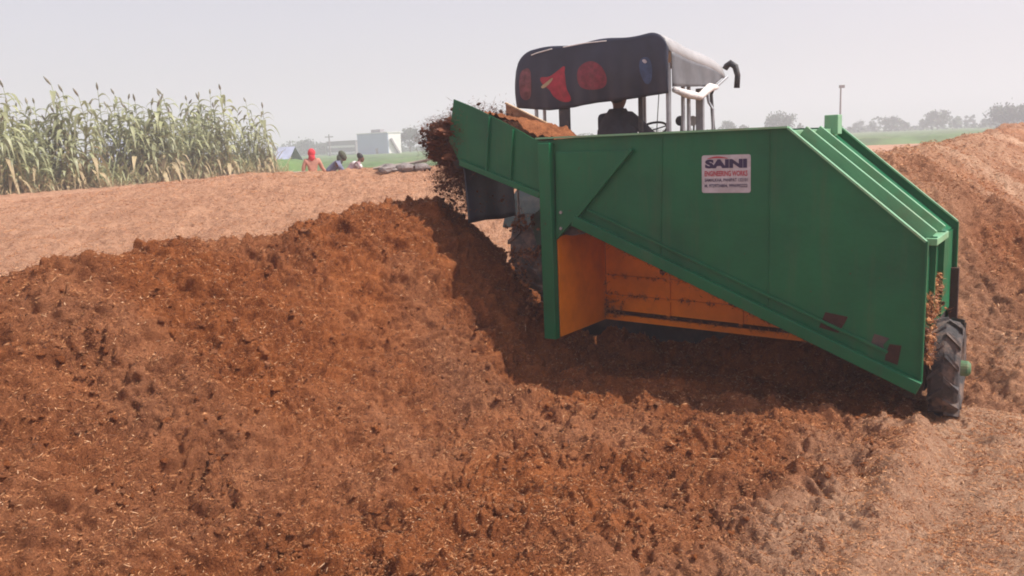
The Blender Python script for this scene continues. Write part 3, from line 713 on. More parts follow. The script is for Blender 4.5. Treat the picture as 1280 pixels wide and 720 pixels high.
# drawbar to the tractor
MB().bar((xs + .1, DP_ + .01, 0.62), (xs - .55, 2.75, 0.55), 0.10, 0.10).build('drawbar', M_GREEN, turner, bevel=0.006)

# ------------------------------------------------------------------ fibre on and falling from the conveyor
def blob_cloud(name, pts, sizes, mat, nfib, fspread, tmul=.6, extra=None):
    """ragged lumps plus slivers, one mesh"""
    bm = bmesh.new(); bmesh.ops.create_icosphere(bm, subdivisions=1, radius=1.0)
    bv = np.array([v.co[:] for v in bm.verts]); bf = np.array([[v.index for v in f.verts] for f in bm.faces]); bm.free()
    V, F, T = [], [], []
    n = 0
    for p, s in zip(pts, sizes):
        jit = 1 + RNG.uniform(-.45, .45, (len(bv), 1)); q = bv * jit * (np.array([s * RNG.uniform(.6, 1.4), s * RNG.uniform(.6, 1.4), s * RNG.uniform(.6, 1.4)]))
        V.append(q + p); F.append(bf + n); n += len(bv); T.append(np.full(len(bv), RNG.beta(1.5, 3) * tmul))
    idx = RNG.integers(0, len(pts), nfib)
    c = np.array(pts)[idx] + RNG.normal(size=(nfib, 3)) * (np.array(sizes)[idx][:, None] * fspread)
    d = RNG.normal(size=(nfib, 3)); d /= np.linalg.norm(d, axis=1)[:, None]; d *= (RNG.gamma(3, .006, nfib) + .006)[:, None]
    sd = np.cross(d, RNG.normal(size=(nfib, 3))); sd /= np.linalg.norm(sd, axis=1)[:, None]; sd *= .003
    fv = np.stack([c - d, c + sd, c + d], 1).reshape(-1, 3); V.append(fv); F.append(np.arange(nfib * 3).reshape(-1, 3) + n)
    T.append(np.repeat(RNG.beta(2, 2.5, nfib) * (tmul + .1), 3))
    for cv_ in (extra or []):
        V.append(cv_); n_ = sum(len(q) for q in V[:-1]); F.append(cff + n_); T.append(np.clip(.10 + .25 * RNG.beta(1, 3, len(cv_)), 0, 1))
    return np_mesh(name, np.concatenate(V), np.concatenate(F), mat, smooth=False, attrs={'tone': np.concatenate(T)})
def ML(x, y, z): return O + XA * x + NA * y + Vector((0, 0, z))
# load on the belt
pts, sz = [], []
xa, xb = UP(590, 140)[0], UP(700, 172)[0]
n1, n2 = 70, 30
V = []
for i in range(n1 + 1):
    for j in range(n2 + 1):
        fx, fy = i / n1, j / n2
        x = xa + (xb - xa + .1) * fx
        top = np.interp(x, [xa, UP(640, 150)[0], UP(668, 170)[0], xb + .1], [UP(590, 134)[1] - .02, UP(640, 150)[1] + .015, UP(668, 170)[1] + .02, z_top - .02])
        z = top - 0.015 - 0.11 * fy ** 1.3 * (1 - .6 * fx)
        V.append((x, .016 + (FD - .03) * fy, z))
V = np.array(V); V[:, 2] += 0.03 * fbm(V[:, 0] * 1.0, V[:, 1], 0.18, 3, 7) + .02 * fbm(V[:, 0], V[:, 1], 0.04, 2, 9)
ib = (np.arange(n1)[:, None] * (n2 + 1) + np.arange(n2)[None, :])
Q = np.stack([ib, ib + 1, ib + n2 + 2, ib + n2 + 1], -1).reshape(-1, 4)
VW = np.array([ML(*p)[:] for p in V])
ldf = np_mesh('conveyor_load', VW, Q, M_BAG, attrs={'dry': np.full(len(VW), 0.12)})
tag(ldf, 'red-brown cane fibre riding up the conveyor between its two walls', 'cane fibre', kind='stuff')
# stream thrown off the end: dense at the lip, thinning as it falls
pts, sz = [], []
tipx = UP(566, 140)[0]
for k in range(2600):
    s = RNG.beta(1.3, 1.5)                        # how far along the fall
    y = RNG.uniform(0.0, 0.85)
    out = 0.34 * s ** 0.6 * RNG.uniform(.25, 1.0) + RNG.normal() * 0.045 + 0.05
    z = 2.22 - 0.62 * s ** 1.2 + RNG.normal() * 0.06 + (out > .28) * -.06
    pts.append(ML(tipx - out + 0.10, y, z)[:]); sz.append(RNG.uniform(.004, .014) * (1.25 - .7 * s))
for k in range(3000):
    a_ = RNG.uniform(0, 2 * math.pi); q_ = RNG.uniform(0, 1) ** .5
    pts.append(ML(tipx - 0.16 + .25 * q_ * math.cos(a_) * (1 + .15 * math.sin(3 * a_)), RNG.uniform(0.0, .8), 2.03 + .20 * q_ * math.sin(a_) * (1 + .2 * math.cos(2 * a_)) + .02)[:]); sz.append(RNG.uniform(.005, .016))
for k in range(420):
    s = RNG.uniform(0, 1); y = RNG.uniform(0.0, .8)
    pts.append(ML(tipx - 0.22 + RNG.normal() * 0.14 + .12 * s, y, 1.82 - .42 * s + RNG.normal() * .03)[:]); sz.append(RNG.uniform(.005, .013))
# the dense core: ragged clods still holding together as they leave the belt
core_bm = bmesh.new(); bmesh.ops.create_icosphere(core_bm, subdivisions=5, radius=1.0)
cvv = np.array([v.co[:] for v in core_bm.verts]); cff = np.array([[v.index for v in f.verts] for f in core_bm.faces]); core_bm.free()
def core(cx, cy, cz, ax_, ay_, az_, sd, amp=.28):
    a, b, c = cvv[:, 0], cvv[:, 1], cvv[:, 2]
    n_ = fbm(a * 1.0 + c * .7, b + c * .9, 0.5, 4, sd, .7) * amp + .10 * gn(a * 14 + c * 9, b * 14 - c * 11, sd + 9)
    q = cvv * (1 + n_)[:, None] * np.array([ax_, ay_, az_])
    w = np.array([ML(cx + u[0], cy + u[1], cz + u[2])[:] for u in q]); return w
cores = [core(tipx - .07, .40, 2.10, .15, .40, .14, 3, .4), core(tipx - .20, .36, 1.99, .14, .36, .15, 5, .4), core(tipx - .04, .42, 1.95, .15, .38, .13, 8, .4), core(tipx - .15, .40, 1.84, .10, .3, .10, 12, .5)]
stf_ = blob_cloud('falling_fibre', pts, sz, M_FIB, 70000, 3.2, .20, cores)  # low tone paints shade into the falling stream
tag(stf_, 'dark ragged shower of fibre falling off the conveyor end onto the heap', 'cane fibre', kind='stuff')
# lumps clinging under the conveyor and behind the post
pts, sz = [], []
for (px, py, w, h, n, d) in ((652, 282, 16, 10, 60, .5), (645, 318, 16, 9, 50, .55), (648, 350, 7, 22, 60, .5), (668, 318, 7, 10, 40, .4), (655, 270, 12, 4, 20, .5), (640, 395, 12, 20, 60, .4), (662, 380, 10, 26, 50, .3)):
    for k in range(n):
        x, z = UP(px + RNG.normal() * w * .5, py + RNG.normal() * h * .5, d); pts.append(ML(x, d + RNG.normal() * .06, z)[:]); sz.append(RNG.uniform(.006, .016))
for k in range(330):                              # straw hanging below the lower beam
    u = RNG.uniform(0, .78); x = lo0[0] + (lo1[0] - lo0[0]) * u; z = lo0[1] + (lo1[1] - lo0[1]) * u
    pts.append(ML(x, RNG.uniform(.03, .10), z - .045 - abs(RNG.normal()) * .016)[:]); sz.append(RNG.uniform(.006, .020))
cl = blob_cloud('clinging_fibre', pts, sz, M_FIB, 3600, 1.5)
tag(cl, 'tufts of fibre caught under the beam and around the green post', 'cane fibre', kind='stuff')
pts, sz = [], []
for k in range(220):                              # fibre caked on the lining's sill, ledges and corner
    w_ = RNG.integers(0, 4); x = RNG.uniform(xs + .03, xb1 - .1); z = (.455, .63, .80, .50)[w_] - (x - xs) * .028
    if w_ == 3: x = xs + abs(RNG.normal()) * .10; z = .42 + abs(RNG.normal()) * .12
    pts.append(ML(x, BD - .03 - RNG.uniform(0, .012), z + abs(RNG.normal()) * .008)[:]); sz.append(RNG.uniform(.002, .007))
tag(blob_cloud('caked_fibre', pts, sz, M_FIB, 2600, 2.2, .9), 'damp fibre caked on the ledges of the orange lining', 'cane fibre', kind='stuff')
pts, sz = [], []
for k in range(120):
    z = RNG.uniform(.50, 1.0); pts.append(ML(B1[0] + .045 + RNG.normal() * .012, RNG.uniform(.06, .28), z * .9)[:]); sz.append(RNG.uniform(.006, .016))
for k in range(60):
    pts.append(ML(B1[0] + .03 + RNG.normal() * .015, RNG.uniform(.35, .6), RNG.uniform(.72, .98))[:]); sz.append(RNG.uniform(.006, .016))
cl = blob_cloud('packed_fibre', pts, sz, M_FIB, 1400, 1.3, 1.1)
tag(cl, 'pale fibre packed against the end panel above the wheel', 'cane fibre', kind='stuff')

# ------------------------------------------------------------------ people
def skin_body(name, joints, edges, mat, parent, root='pelvis', sub=2):
    """one continuous surface grown over a skeleton: joints {name:(pos, radius)}"""
    names = list(joints); me = bpy.data.meshes.new(name)
    me.from_pydata([joints[n][0] for n in names], [(names.index(a), names.index(b)) for a, b in edges], [])
    me.materials.append(mat)
    o = bpy.data.objects.new(name, me); C.objects.link(o); o.parent = parent
    md = o.modifiers.new('skin', 'SKIN'); md.use_smooth_shade = True
    if not me.skin_vertices: me.skin_vertices.new(name='')
    for n, sv in zip(names, me.skin_vertices[0].data):
        r = joints[n][1]; sv.radius = (r, r) if not hasattr(r, '__len__') else r
        sv.use_root = (n == root)
    ss = o.modifiers.new('sub', 'SUBSURF'); ss.levels = sub; ss.render_levels = sub
    dg = bpy.context.evaluated_depsgraph_get(); mesh = bpy.data.meshes.new_from_object(o.evaluated_get(dg))
    mesh.name = name; o.modifiers.clear(); o.data = mesh
    mesh.polygons.foreach_set('use_smooth', [True] * len(mesh.polygons))
    return o
def lerp(a, b, t): return tuple(x + (y - x) * t for x, y in zip(a, b))
def person(loc, rz, label, pose, shirt, trousers, head=None, scarf=None, group=None, cloth=None):
    """pose gives joint positions (x right, y forward, z up) for a figure whose feet are at z=0"""
    p = empty('person', loc, rz); tag(p, label, 'person', group)
    J = dict(pose)
    jr = dict(pelvis=.115, waist=.105, chest=.130, neckb=.062, neck=.052, head=.088, crown=.080,
              shl=.062, shr=.062, ell=.042, elr=.042, wrl=.029, wrr=.029, hil=.085, hir=.085, knl=.058, knr=.058, anl=.038, anr=.038, tol=.032, tor=.032)
    E = [('pelvis', 'waist'), ('waist', 'chest'), ('chest', 'neckb'), ('neckb', 'neck'), ('neck', 'head'), ('head', 'crown'),
         ('chest', 'shl'), ('chest', 'shr'), ('shl', 'ell'), ('shr', 'elr'), ('ell', 'wrl'), ('elr', 'wrr'),
         ('pelvis', 'hil'), ('pelvis', 'hir'), ('hil', 'knl'), ('hir', 'knr'), ('knl', 'anl'), ('knr', 'anr'), ('anl', 'tol'), ('anr', 'tor')]
    joints = {k: (J[k], jr[k]) for k in jr}
    # palm, four fingers and thumb on each hand
    for sd in 'lr':
        e, w_ = Vector(J['el' + sd]), Vector(J['wr' + sd]); d = (w_ - e).normalized()
        ac = d.cross(Vector((0, 0, 1))); ac = ac.normalized() if ac.length > .1 else Vector((0, 1, 0)); cu_ = d.cross(ac)
        pm = w_ + d * .055; joints['pm' + sd] = (tuple(pm), .026); E.append(('wr' + sd, 'pm' + sd))
        for i, (o_, l_) in enumerate(((-.03, .062), (-.01, .072), (.01, .068), (.03, .052))):
            k = pm + d * .03 + ac * o_; a1 = k + d * l_ * .5 + cu_ * .008; a2 = k + d * l_ * .85 + cu_ * .025
            joints[f'f{sd}{i}a'] = (tuple(k), .009); joints[f'f{sd}{i}b'] = (tuple(a1), .008); joints[f'f{sd}{i}c'] = (tuple(a2), .007)
            E += [('pm' + sd, f'f{sd}{i}a'), (f'f{sd}{i}a', f'f{sd}{i}b'), (f'f{sd}{i}b', f'f{sd}{i}c')]
        t1 = w_ + d * .03 - ac * .035; t2 = t1 + d * .03 - ac * .018
        joints[f't{sd}a'] = (tuple(t1), .010); joints[f't{sd}b'] = (tuple(t2), .008); E += [('pm' + sd, f't{sd}a'), (f't{sd}a', f't{sd}b')]
    hd = Vector(J['head']); fw_ = Vector(J.get('face', (0, 1, 0))).normalized(); rt_ = fw_.cross(Vector((0, 0, 1)))
    joints['nose'] = (tuple(hd + fw_ * .105 + Vector((0, 0, .0))), .014); joints['chin'] = (tuple(hd + fw_ * .055 - Vector((0, 0, .085))), .036)
    joints['earl'] = (tuple(hd - rt_ * .088), .014); joints['earr'] = (tuple(hd + rt_ * .088), .014)
    E += [('head', 'nose'), ('head', 'chin'), ('head', 'earl'), ('head', 'earr')]
    body = skin_body('body', joints, E, M_SKIN, p)
    for sgn in (-1, 1):
        ey = MB(); c = hd + fw_ * .083 + rt_ * (.032 * sgn) + Vector((0, 0, .02)); ey.lathe_x([(-.010, .001), (-.006, .008), (0, .011), (.006, .008), (.010, .001)], *c, n=10); ey.build('eye', M_HAIR, p, smooth=True)
    # clothes: slightly larger surfaces over the same skeleton
    g = lambda k, r: (J[k], r)
    mid = lambda a, b, t: lerp(J[a], J[b], t)
    sj = {'pelvis': g('pelvis', .145), 'waist': g('waist', .130), 'chest': g('chest', .152), 'neckb': (lerp(J['chest'], J['neckb'], .75), .085), 'shl': g('shl', .082), 'shr': g('shr', .082),
          'ell': g('ell', .060), 'elr': g('elr', .060), 'cul': (mid('ell', 'wrl', .6), .048), 'cur': (mid('elr', 'wrr', .6), .048)}
    skin_body('shirt', sj, [('pelvis', 'waist'), ('waist', 'chest'), ('chest', 'neckb'), ('chest', 'shl'), ('chest', 'shr'), ('shl', 'ell'), ('shr', 'elr'), ('ell', 'cul'), ('elr', 'cur')], shirt, p)
    tj = {'pelvis': g('pelvis', .140), 'hil': g('hil', .105), 'hir': g('hir', .105), 'knl': g('knl', .082), 'knr': g('knr', .082), 'cul': (mid('knl', 'anl', .85), .062), 'cur': (mid('knr', 'anr', .85), .062)}
    skin_body('trousers', tj, [('pelvis', 'hil'), ('pelvis', 'hir'), ('hil', 'knl'), ('hir', 'knr'), ('knl', 'cul'), ('knr', 'cur')], trousers, p)
    cr_ = Vector(J['crown'])
    def ell(mb, c, rx, ry, rz, n=18, m=12, seed=0):
        c = Vector(c); vs = []; rd_ = random.Random(seed)
        for i in range(m + 1):
            ph = math.pi * i / m
            for k in range(n):
                th = 2 * math.pi * k / n; w = 1 + .03 * math.sin(3 * th + 5 * ph + seed)
                vs.append(c + rt_ * (rx * w * math.sin(ph) * math.cos(th)) + fw_ * (ry * w * math.sin(ph) * math.sin(th)) + Vector((0, 0, rz * math.cos(ph))))
        mb.add(vs, [(i * n + k, i * n + (k + 1) % n, (i + 1) * n + (k + 1) % n, (i + 1) * n + k) for i in range(m) for k in range(n)])
    if scarf:
        sc = MB(); ell(sc, hd + Vector((0, 0, .035)) - fw_ * .022, .112, .118, .130, seed=1); ell(sc, Vector(J['neck']) - fw_ * .045 + Vector((0, 0, -.01)), .098, .088, .13, seed=2); sc.build('headscarf', scarf, p, smooth=True)
    else:
        hb_ = MB(); ell(hb_, hd + Vector((0, 0, .045)) - fw_ * .026, .098, .104, .100, seed=3); hb_.build('hair', M_HAIR, p, smooth=True)
    if cloth:
        cj = {'a': (tuple(Vector(J['shr']) + Vector((.0, .0, .03))), .080), 'b': (tuple(Vector(J['chest']) - fw_ * .08 + Vector((0, 0, .02))), .10), 'c': (lerp(J['shr'], J['elr'], .6), .075)}
        skin_body('shoulder_cloth', cj, [('b', 'a'), ('a', 'c')], cloth, p, root='a')
    return p
stand = dict(pelvis=(0, 0, .92), waist=(0, 0, 1.06), chest=(0, .01, 1.25), neckb=(0, 0, 1.38), neck=(0, .01, 1.44), head=(0, .02, 1.53), crown=(0, .01, 1.58),
             shl=(-.19, 0, 1.34), shr=(.19, 0, 1.34), ell=(-.27, -.03, 1.08), elr=(.28, .04, 1.10), wrl=(-.25, .06, .86), wrr=(.42, .18, .92),
             hil=(-.10, 0, .86), hir=(.10, 0, .86), knl=(-.11, .03, .48), knr=(.11, .02, .48), anl=(-.11, 0, .07), anr=(.12, 0, .07), tol=(-.12, .16, .03), tor=(.13, .16, .03))
stoop = dict(pelvis=(0, 0, .80), waist=(0, .10, .92), chest=(0, .26, 1.05), neckb=(0, .36, 1.14), neck=(0, .40, 1.19), head=(0, .46, 1.26), crown=(0, .47, 1.31), face=(0, .9, -.35),
             shl=(-.19, .28, 1.10), shr=(.19, .28, 1.10), ell=(-.25, .42, .86), elr=(.25, .42, .86), wrl=(-.18, .60, .70), wrr=(.18, .62, .72),
             hil=(-.10, 0, .76), hir=(.10, 0, .76), knl=(-.13, .16, .42), knr=(.13, .16, .42), anl=(-.12, 0, .07), anr=(.12, 0, .07), tol=(-.13, .16, .03), tor=(.13, .16, .03))
sit = dict(pelvis=(0, 0, .08), waist=(0, .01, .24), chest=(0, .04, .45), neckb=(0, .06, .60), neck=(0, .07, .66), head=(0, .09, .76), crown=(0, .08, .82),
           shl=(-.20, .04, .55), shr=(.20, .04, .55), ell=(-.29, .14, .32), elr=(.30, .16, .32), wrl=(-.14, .40, .30), wrr=(.15, .42, .30),
           hil=(-.10, .08, .06), hir=(.10, .08, .06), knl=(-.17, .50, .02), knr=(.17, .50, .02), anl=(-.17, .52, -.40), anr=(.17, .52, -.40), tol=(-.18, .68, -.44), tor=(.18, .68, -.44))
M_SALMON = simple('salmon_shirt', (0.52, 0.25, 0.18), rough=0.9, var=0.2, bump=0.2)
M_REDC = simple('red_headscarf', (0.60, 0.045, 0.060), rough=0.9, var=0.15, bump=0.3)
M_SLATE = simple('slate_shirt', (0.15, 0.16, 0.24), rough=0.9, var=0.2, bump=0.2)
M_MAUVE = simple('mauve_shirt', (0.30, 0.20, 0.22), rough=0.9, var=0.2, bump=0.2)
M_OLIVE = simple('olive_headscarf', (0.075, 0.085, 0.055), rough=0.9, var=0.2, bump=0.3)
M_KHAKI = simple('khaki_trousers', (0.16, 0.12, 0.09), rough=0.9, var=0.2, bump=0.2)
M_DSHIRT = simple('dark_shirt', (0.045, 0.045, 0.060), rough=0.9, var=0.3, bump=0.3)

def stand_on(px, py_top, Y, height):
    p = at_y(px, py_top, Y); return Vector((p.x, Y, p.z - height))
pz = stand_on(389, 187, 22.5, 1.66 * .86)
w1p = person(pz, R(10), 'worker in a red headscarf and salmon shirt standing behind the pale fibre bank', stand, M_SALMON, M_KHAKI, scarf=M_REDC, group='workers beyond the fibre bank')
w1p.scale = (.86, .86, .86)
pz = stand_on(421, 190, 24.0, 1.40)
person(pz + Vector((-.3, 0, 0)), R(-75), 'stooping worker in an olive headscarf and slate shirt, between the other two workers', stoop, M_SLATE, M_KHAKI, scarf=M_OLIVE, group='workers beyond the fibre bank')
pz = stand_on(445, 192, 25.5, 1.40)
person(pz + Vector((-.3, 0, 0)), R(-60), 'bareheaded dark-haired worker with a white cloth on the shoulder, bending near the pale building', stoop, M_MAUVE, M_KHAKI, cloth=M_WHITE, group='workers beyond the fibre bank')

# ------------------------------------------------------------------ TRACTOR
PL = at_y(648, 100, 10.35); PL.z = 0
CW = 1.86
PC = Vector((PL.x, PL.y, 0)) + XA * (CW / 2)
TZ = float(base_h(np.array([PC.x + .5]), np.array([PC.y + .7]))[0])
print('tractor base', TZ, PC)
tr = empty('tractor', (PC.x, PC.y, TZ), MRZ)
tag(tr, 'tractor under a navy canopy with faded red prints, standing behind the green machine', 'tractor')
def tl(px, py, d):
    """photo point -> (x, z) local to the tractor at local depth d"""
    r = ray(px, py); o = Vector((0, 0, CAM_H)); k = (d - (o - PC).dot(NA)) / r.dot(NA)
    q = o + r * k - PC; return (q.dot(XA), q.z - TZ)
hw = CW / 2
ct, cb = tl(740, 52, 0)[1], tl(740, 128, 0)[1]
zr, zl = tl(820, 42, 0)[1], tl(665, 65, 0)[1]
print('canopy z', ct, cb, zr, zl)
def zt(x): return zl + (zr - zl) * (x + hw) / CW
# canopy roof: arched sheet sloping down towards the front
CL = 1.62
zf = tl(905, 76, CL)[1]
def roofz(x, y):
    e = max(0.0, (abs(x) - (hw - .22)) / .22); drop = .20 * (1 - math.sqrt(max(0, 1 - min(e, 1) ** 2)))
    return zt(x) - drop + (zf - zr) * (y / CL) ** 1.3 + .012 * math.sin(x * 9 + y * 5)
nx, ny = 36, 16
vs = []; fs = []
for j in range(ny + 1):
    for i in range(nx + 1):
        x = -hw + CW * i / nx; y = CL * j / ny; vs.append((x, y, roofz(x, y)))
for j in range(ny):
    for i in range(nx):
        k = j * (nx + 1) + i; fs.append((k, k + 1, k + nx + 2, k + nx + 1))
roof = MB().add(vs, fs).build('canopy_roof', M_ROOF, tr, smooth=True)
md = roof.modifiers.new('t', 'SOLIDIFY'); md.thickness = .012; md.offset = 1
# rear curtain with sagging lower hem
hem = [(648, 135), (660, 136), (690, 138), (720, 134), (745, 129), (760, 127), (790, 124), (812, 120), (833, 117)]
hx = [tl(p[0], p[1], 0)[0] for p in hem]; hz = [tl(p[0], p[1], 0)[1] for p in hem]
nu, nv = 60, 18; vs = []; fs = []
def curt(x, v):
    zt_ = roofz(x, 0) + .014; zb = float(np.interp(x, hx, hz))
    z = zt_ + (zb - zt_) * v
    y = -.02 - .03 * math.sin(math.pi * v) - .014 * math.sin(x * 13 + v * 2) * v + .010 * math.sin(x * 31 + 1) * v
    return (x, y, z)
for i in range(nu + 1):
    for j in range(nv + 1): vs.append(curt(-hw - .01 + (CW + .02) * i / nu, j / nv))
for i in range(nu):
    for j in range(nv):
        k = i * (nv + 1) + j; fs.append((k, k + 1, k + nv + 2, k + nv + 1))
cur = MB().add(vs, fs).build('rear_curtain', M_TARP, tr, smooth=True)
md = cur.modifiers.new('t', 'SOLIDIFY'); md.thickness = .006; md.offset = 1
def printed(name, outline, mat, lift):
    """a flat print lying on the curtain; outline in photo points"""
    for _ in range(2):                           # round the corners
        q_ = []
        for a_, b_ in zip(outline, outline[1:] + outline[:1]): q_ += [(a_[0] * .75 + b_[0] * .25, a_[1] * .75 + b_[1] * .25), (a_[0] * .25 + b_[0] * .75, a_[1] * .25 + b_[1] * .75)]
        outline = q_
    P2 = [tl(px, py, -.03) for px, py in outline]
    bm = bmesh.new(); vv = [bm.verts.new((x, 0, z)) for x, z in P2]; bm.faces.new(vv)
    bmesh.ops.triangulate(bm, faces=bm.faces[:])
    bmesh.ops.subdivide_edges(bm, edges=bm.edges[:], cuts=1, use_grid_fill=True)
    for v in bm.verts:
        x, z = v.co.x, v.co.z; zt_ = roofz(x, 0); zb = float(np.interp(x, hx, hz)); vv_ = min(1, max(0, (zt_ - z) / (zt_ - zb)))
        v.co.y = curt(x, vv_)[1] - .008 - lift
    me = bpy.data.meshes.new(name); bm.to_mesh(me); bm.free(); me.materials.append(mat)
    o = bpy.data.objects.new(name, me); C.objects.link(o); o.parent = cur; return o
printed('red_print', [(675, 96), (688, 97), (697, 90), (709, 80), (706, 96), (708, 108), (716, 127), (703, 128), (693, 121), (690, 112), (679, 106)], M_TRED, .002)
printed('red_print', [(724, 84), (738, 75), (752, 80), (760, 96), (757, 110), (741, 113), (727, 110), (722, 98)], M_TRED2, .002)
printed('yellow_mark', [(677, 108), (684, 104), (694, 96), (692, 102), (685, 109), (679, 111)], M_TYEL, .004)
printed('blue_print', [(800, 76), (806, 71), (813, 72), (817, 84), (815, 104), (807, 106), (801, 92)], M_TBLUE, .002)
printed('white_mark', [(803, 75), (808, 74), (811, 78), (807, 80)], M_SIGN, .004)
printed('pink_print', [(652, 88), (664, 84), (666, 102), (664, 124), (653, 126), (651, 106)], M_TPINK, .002)
# white seam along the top of the curtain
sm_ = [tl(*p, -.05) for p in ((664, 69), (672, 66), (690, 61))]; MB().tube([(x, -.05, z) for x, z in sm_], .006, 6).build('seam', M_WHITE, cur)
sm_ = [tl(*p, -.05) for p in ((704, 59), (730, 54), (758, 51))]; MB().tube([(x, -.05, z) for x, z in sm_], .006, 6).build('seam', M_WHITE, cur)
# side curtain on the right, rolled lower edge tied in white cloth
zsb0, zsb1 = tl(842, 108, 0)[1], tl(886, 108, CL * .8)[1]
vs = []; fs = []; nu, nv = 16, 8
for i in range(nu + 1):
    for j in range(nv + 1):
        y = .03 + (CL - .10) * i / nu; u = i / nu; v = j / nv; zt_ = roofz(hw, y) + .003; 
        zb = zsb0 + (zsb1 - zsb0) * u if u < .75 else zsb1 + (zt_ - zsb1) * (u - .75) / .25 * .9
        vs.append((hw + .012 + .02 * math.sin(y * 11) * v, y, zt_ + (zb - zt_) * v))
for i in range(nu):
    for j in range(nv):
        k = i * (nv + 1) + j; fs.append((k, k + 1, k + nv + 2, k + nv + 1))
sc = MB().add(vs, fs).build('side_curtain', M_TARPG, tr, smooth=True); md = sc.modifiers.new('t', 'SOLIDIFY'); md.thickness = .005
pr = [(hw + .03, .06, zsb0 - .03), (hw + .05, .35, zsb0 - .07), (hw + .05, .7, zsb0 - .09), (hw + .05, 1.0, zsb1 - .03), (hw + .04, 1.22, zsb1 - .02)]
MB().tube(pr, [.03, .045, .04, .05, .03], 10).build('rolled_cloth', M_WHITE, tr, smooth=True)
MB().tube([(hw, 1.20, zsb1 - .05), (hw + .01, CL + .02, roofz(hw, CL) + .02)], .018, 8).build('front_strut', M_STEEL, tr)
for yy in (.02, CL - .02):
    MB().tube([(-hw + .2, yy, roofz(-hw + .2, yy) - .02), (0, yy, roofz(0, yy) - .02), (hw - .2, yy, roofz(hw - .2, yy) - .02)], .016, 8).build('roof_hoop', M_STEEL, tr)
# uprights
def up_(px, d, r=.022, mat=M_STEEL, z0=.75, ztop=None, n=8):
    x = tl(px, 150, d)[0]; MB().tube([(x, d, z0), (x, d, ztop or cb + .35)], r, n).build('upright', mat, tr)
up_(671, .03); up_(681, .25, .020)
x = tl(706, 150, .02)[0]; MB().box(x - .065, x + .065, .0, .04, .8, cb + .2).build('rear_board', M_DARK, tr, bevel=.004)
up_(801, .30, .026, M_DARK); up_(806, .9, .02); up_(836, .04, .027)
up_(854, .55, .022); up_(861, .75, .022)
x = tl(875, 150, 1.0)[0]; MB().box(x - .045, x + .045, .98, 1.03, .8, cb + .12).build('upright', M_STEEL, tr, bevel=.006)
q = [tl(*p, 1.2) for p in ((884, 118), (886, 128), (891, 136), (891, 165))]; MB().tube([(a_, 1.2, b_) for a_, b_ in q], .016, 8).build('bent_rod', M_STEEL, tr)
q = [tl(*p, 1.25) for p in ((895, 105), (889, 118), (892, 165))]; MB().tube([(a_, 1.25, b_) for a_, b_ in q], .020, 8).build('bent_rod', M_DARK, tr)
# exhaust pipe with its down-turned end, ahead of the canopy
q = [tl(*p, 1.85) for p in ((908, 83), (913, 79), (919, 83), (922, 94), (921, 110))]
xe = q[0][0]
MB().tube([(xe - .02, 1.85, q[0][1] - .03)] + [(a_, 1.85, b_) for a_, b_ in q], [.035, .038, .040, .038, .034, .036], 12).build('hooked_pipe', M_DARK, tr, smooth=True)
# chassis, bonnet, mudguards, seat, steering wheel
MB().box(-.22, .22, -.05, 1.2, .55, .85).build('gearbox', M_DARK, tr, bevel=.03)
bn = MB(); bn.prism([(-.26, .75), (.26, .75), (.26, 1.22), (.16, 1.32), (-.16, 1.32), (-.26, 1.22)], 1.15, 2.65); bn.build('bonnet', M_BODY, tr, bevel=.03)
MB().box(-.22, .22, 2.655, 2.69, .78, 1.2).build('grille', M_DARK, tr, bevel=.01)
for sx in (-.14, .14): MB().tube([(sx, 2.69, 1.1), (sx, 2.715, 1.1)], .055, 16).build('headlight', M_LAMPG, tr)
MB().box(-.40, .40, .25, 1.1, .80, .84).build('platform', M_DARK, tr, bevel=.006)
for sx in (-1, 1):
    g_ = []
    for k in range(13):
        t = R(10 + k * 12.5); g_.append((.30 + .76 * math.cos(t), .70 + .76 * math.sin(t)))
    mg = MB(); n_ = len(g_); vs = []
    for a_, b_ in g_:
        vs += [(sx * .50, a_, b_), (sx * .95, a_, b_), (sx * .95, a_ * 1, b_ + .015), (sx * .50, a_, b_ + .015)]
    fs = [(4 * i + j, 4 * i + (j + 1) % 4, 4 * i + 4 + (j + 1) % 4, 4 * i + 4 + j) for i in range(n_ - 1) for j in range(4)]
    mg.add(vs, fs).build('mudguard', M_BODY, tr)
    wheel(tr, sx * .74, .30, .68, .68, .36, sx, M_STEEL, 18, name='rear_wheel', rimf=.52, hubl=.02)
    wheel(tr, sx * .62, 2.35, .36, .36, .17, sx, M_STEEL, 14, name='front_wheel', rimf=.52, hubl=.02)
MB().bar((-.6, 2.35, .42), (.6, 2.35, .42), .08, .08).build('front_axle', M_DARK, tr)
swx, swz = tl(814, 158, 1.15)
ssz = 1.42
MB().box(-.02, .02, 1.0, 1.04, .9, ssz - .08).build('steering_column', M_DARK, tr)
dx = tl(770, 150, .45)[0]
MB().box(dx - .22, dx + .22, .25, .62, ssz - .18, ssz - .08).build('seat', M_RUBBER, tr, bevel=.03)
MB().box(dx - .20, dx + .20, .22, .27, ssz - .08, ssz + .18).build('seat_back', M_RUBBER, tr, bevel=.03)
MB().box(dx - .12, dx + .12, .30, .5, .85, ssz - .18).build('seat_post', M_DARK, tr, bevel=.01)
sw = MB(); cen = Vector((swx, 1.15, tl(814, 163, 1.15)[1])); tlt = R(30); ring = []
for k in range(25):
    t = 2 * math.pi * k / 24; v = Vector((.19 * math.cos(t), .19 * math.sin(t) * math.cos(tlt), .19 * math.sin(t) * math.sin(tlt))); ring.append(cen + v)
sw.tube(ring, .014, 8, cap=False)
for k in (2, 10, 18): sw.tube([cen, ring[k]], .009, 6)
sw.tube([cen, cen + Vector((-.05, .25, -.55))], .018, 8)
sw.build('steering_wheel', M_DARK, tr, smooth=True)
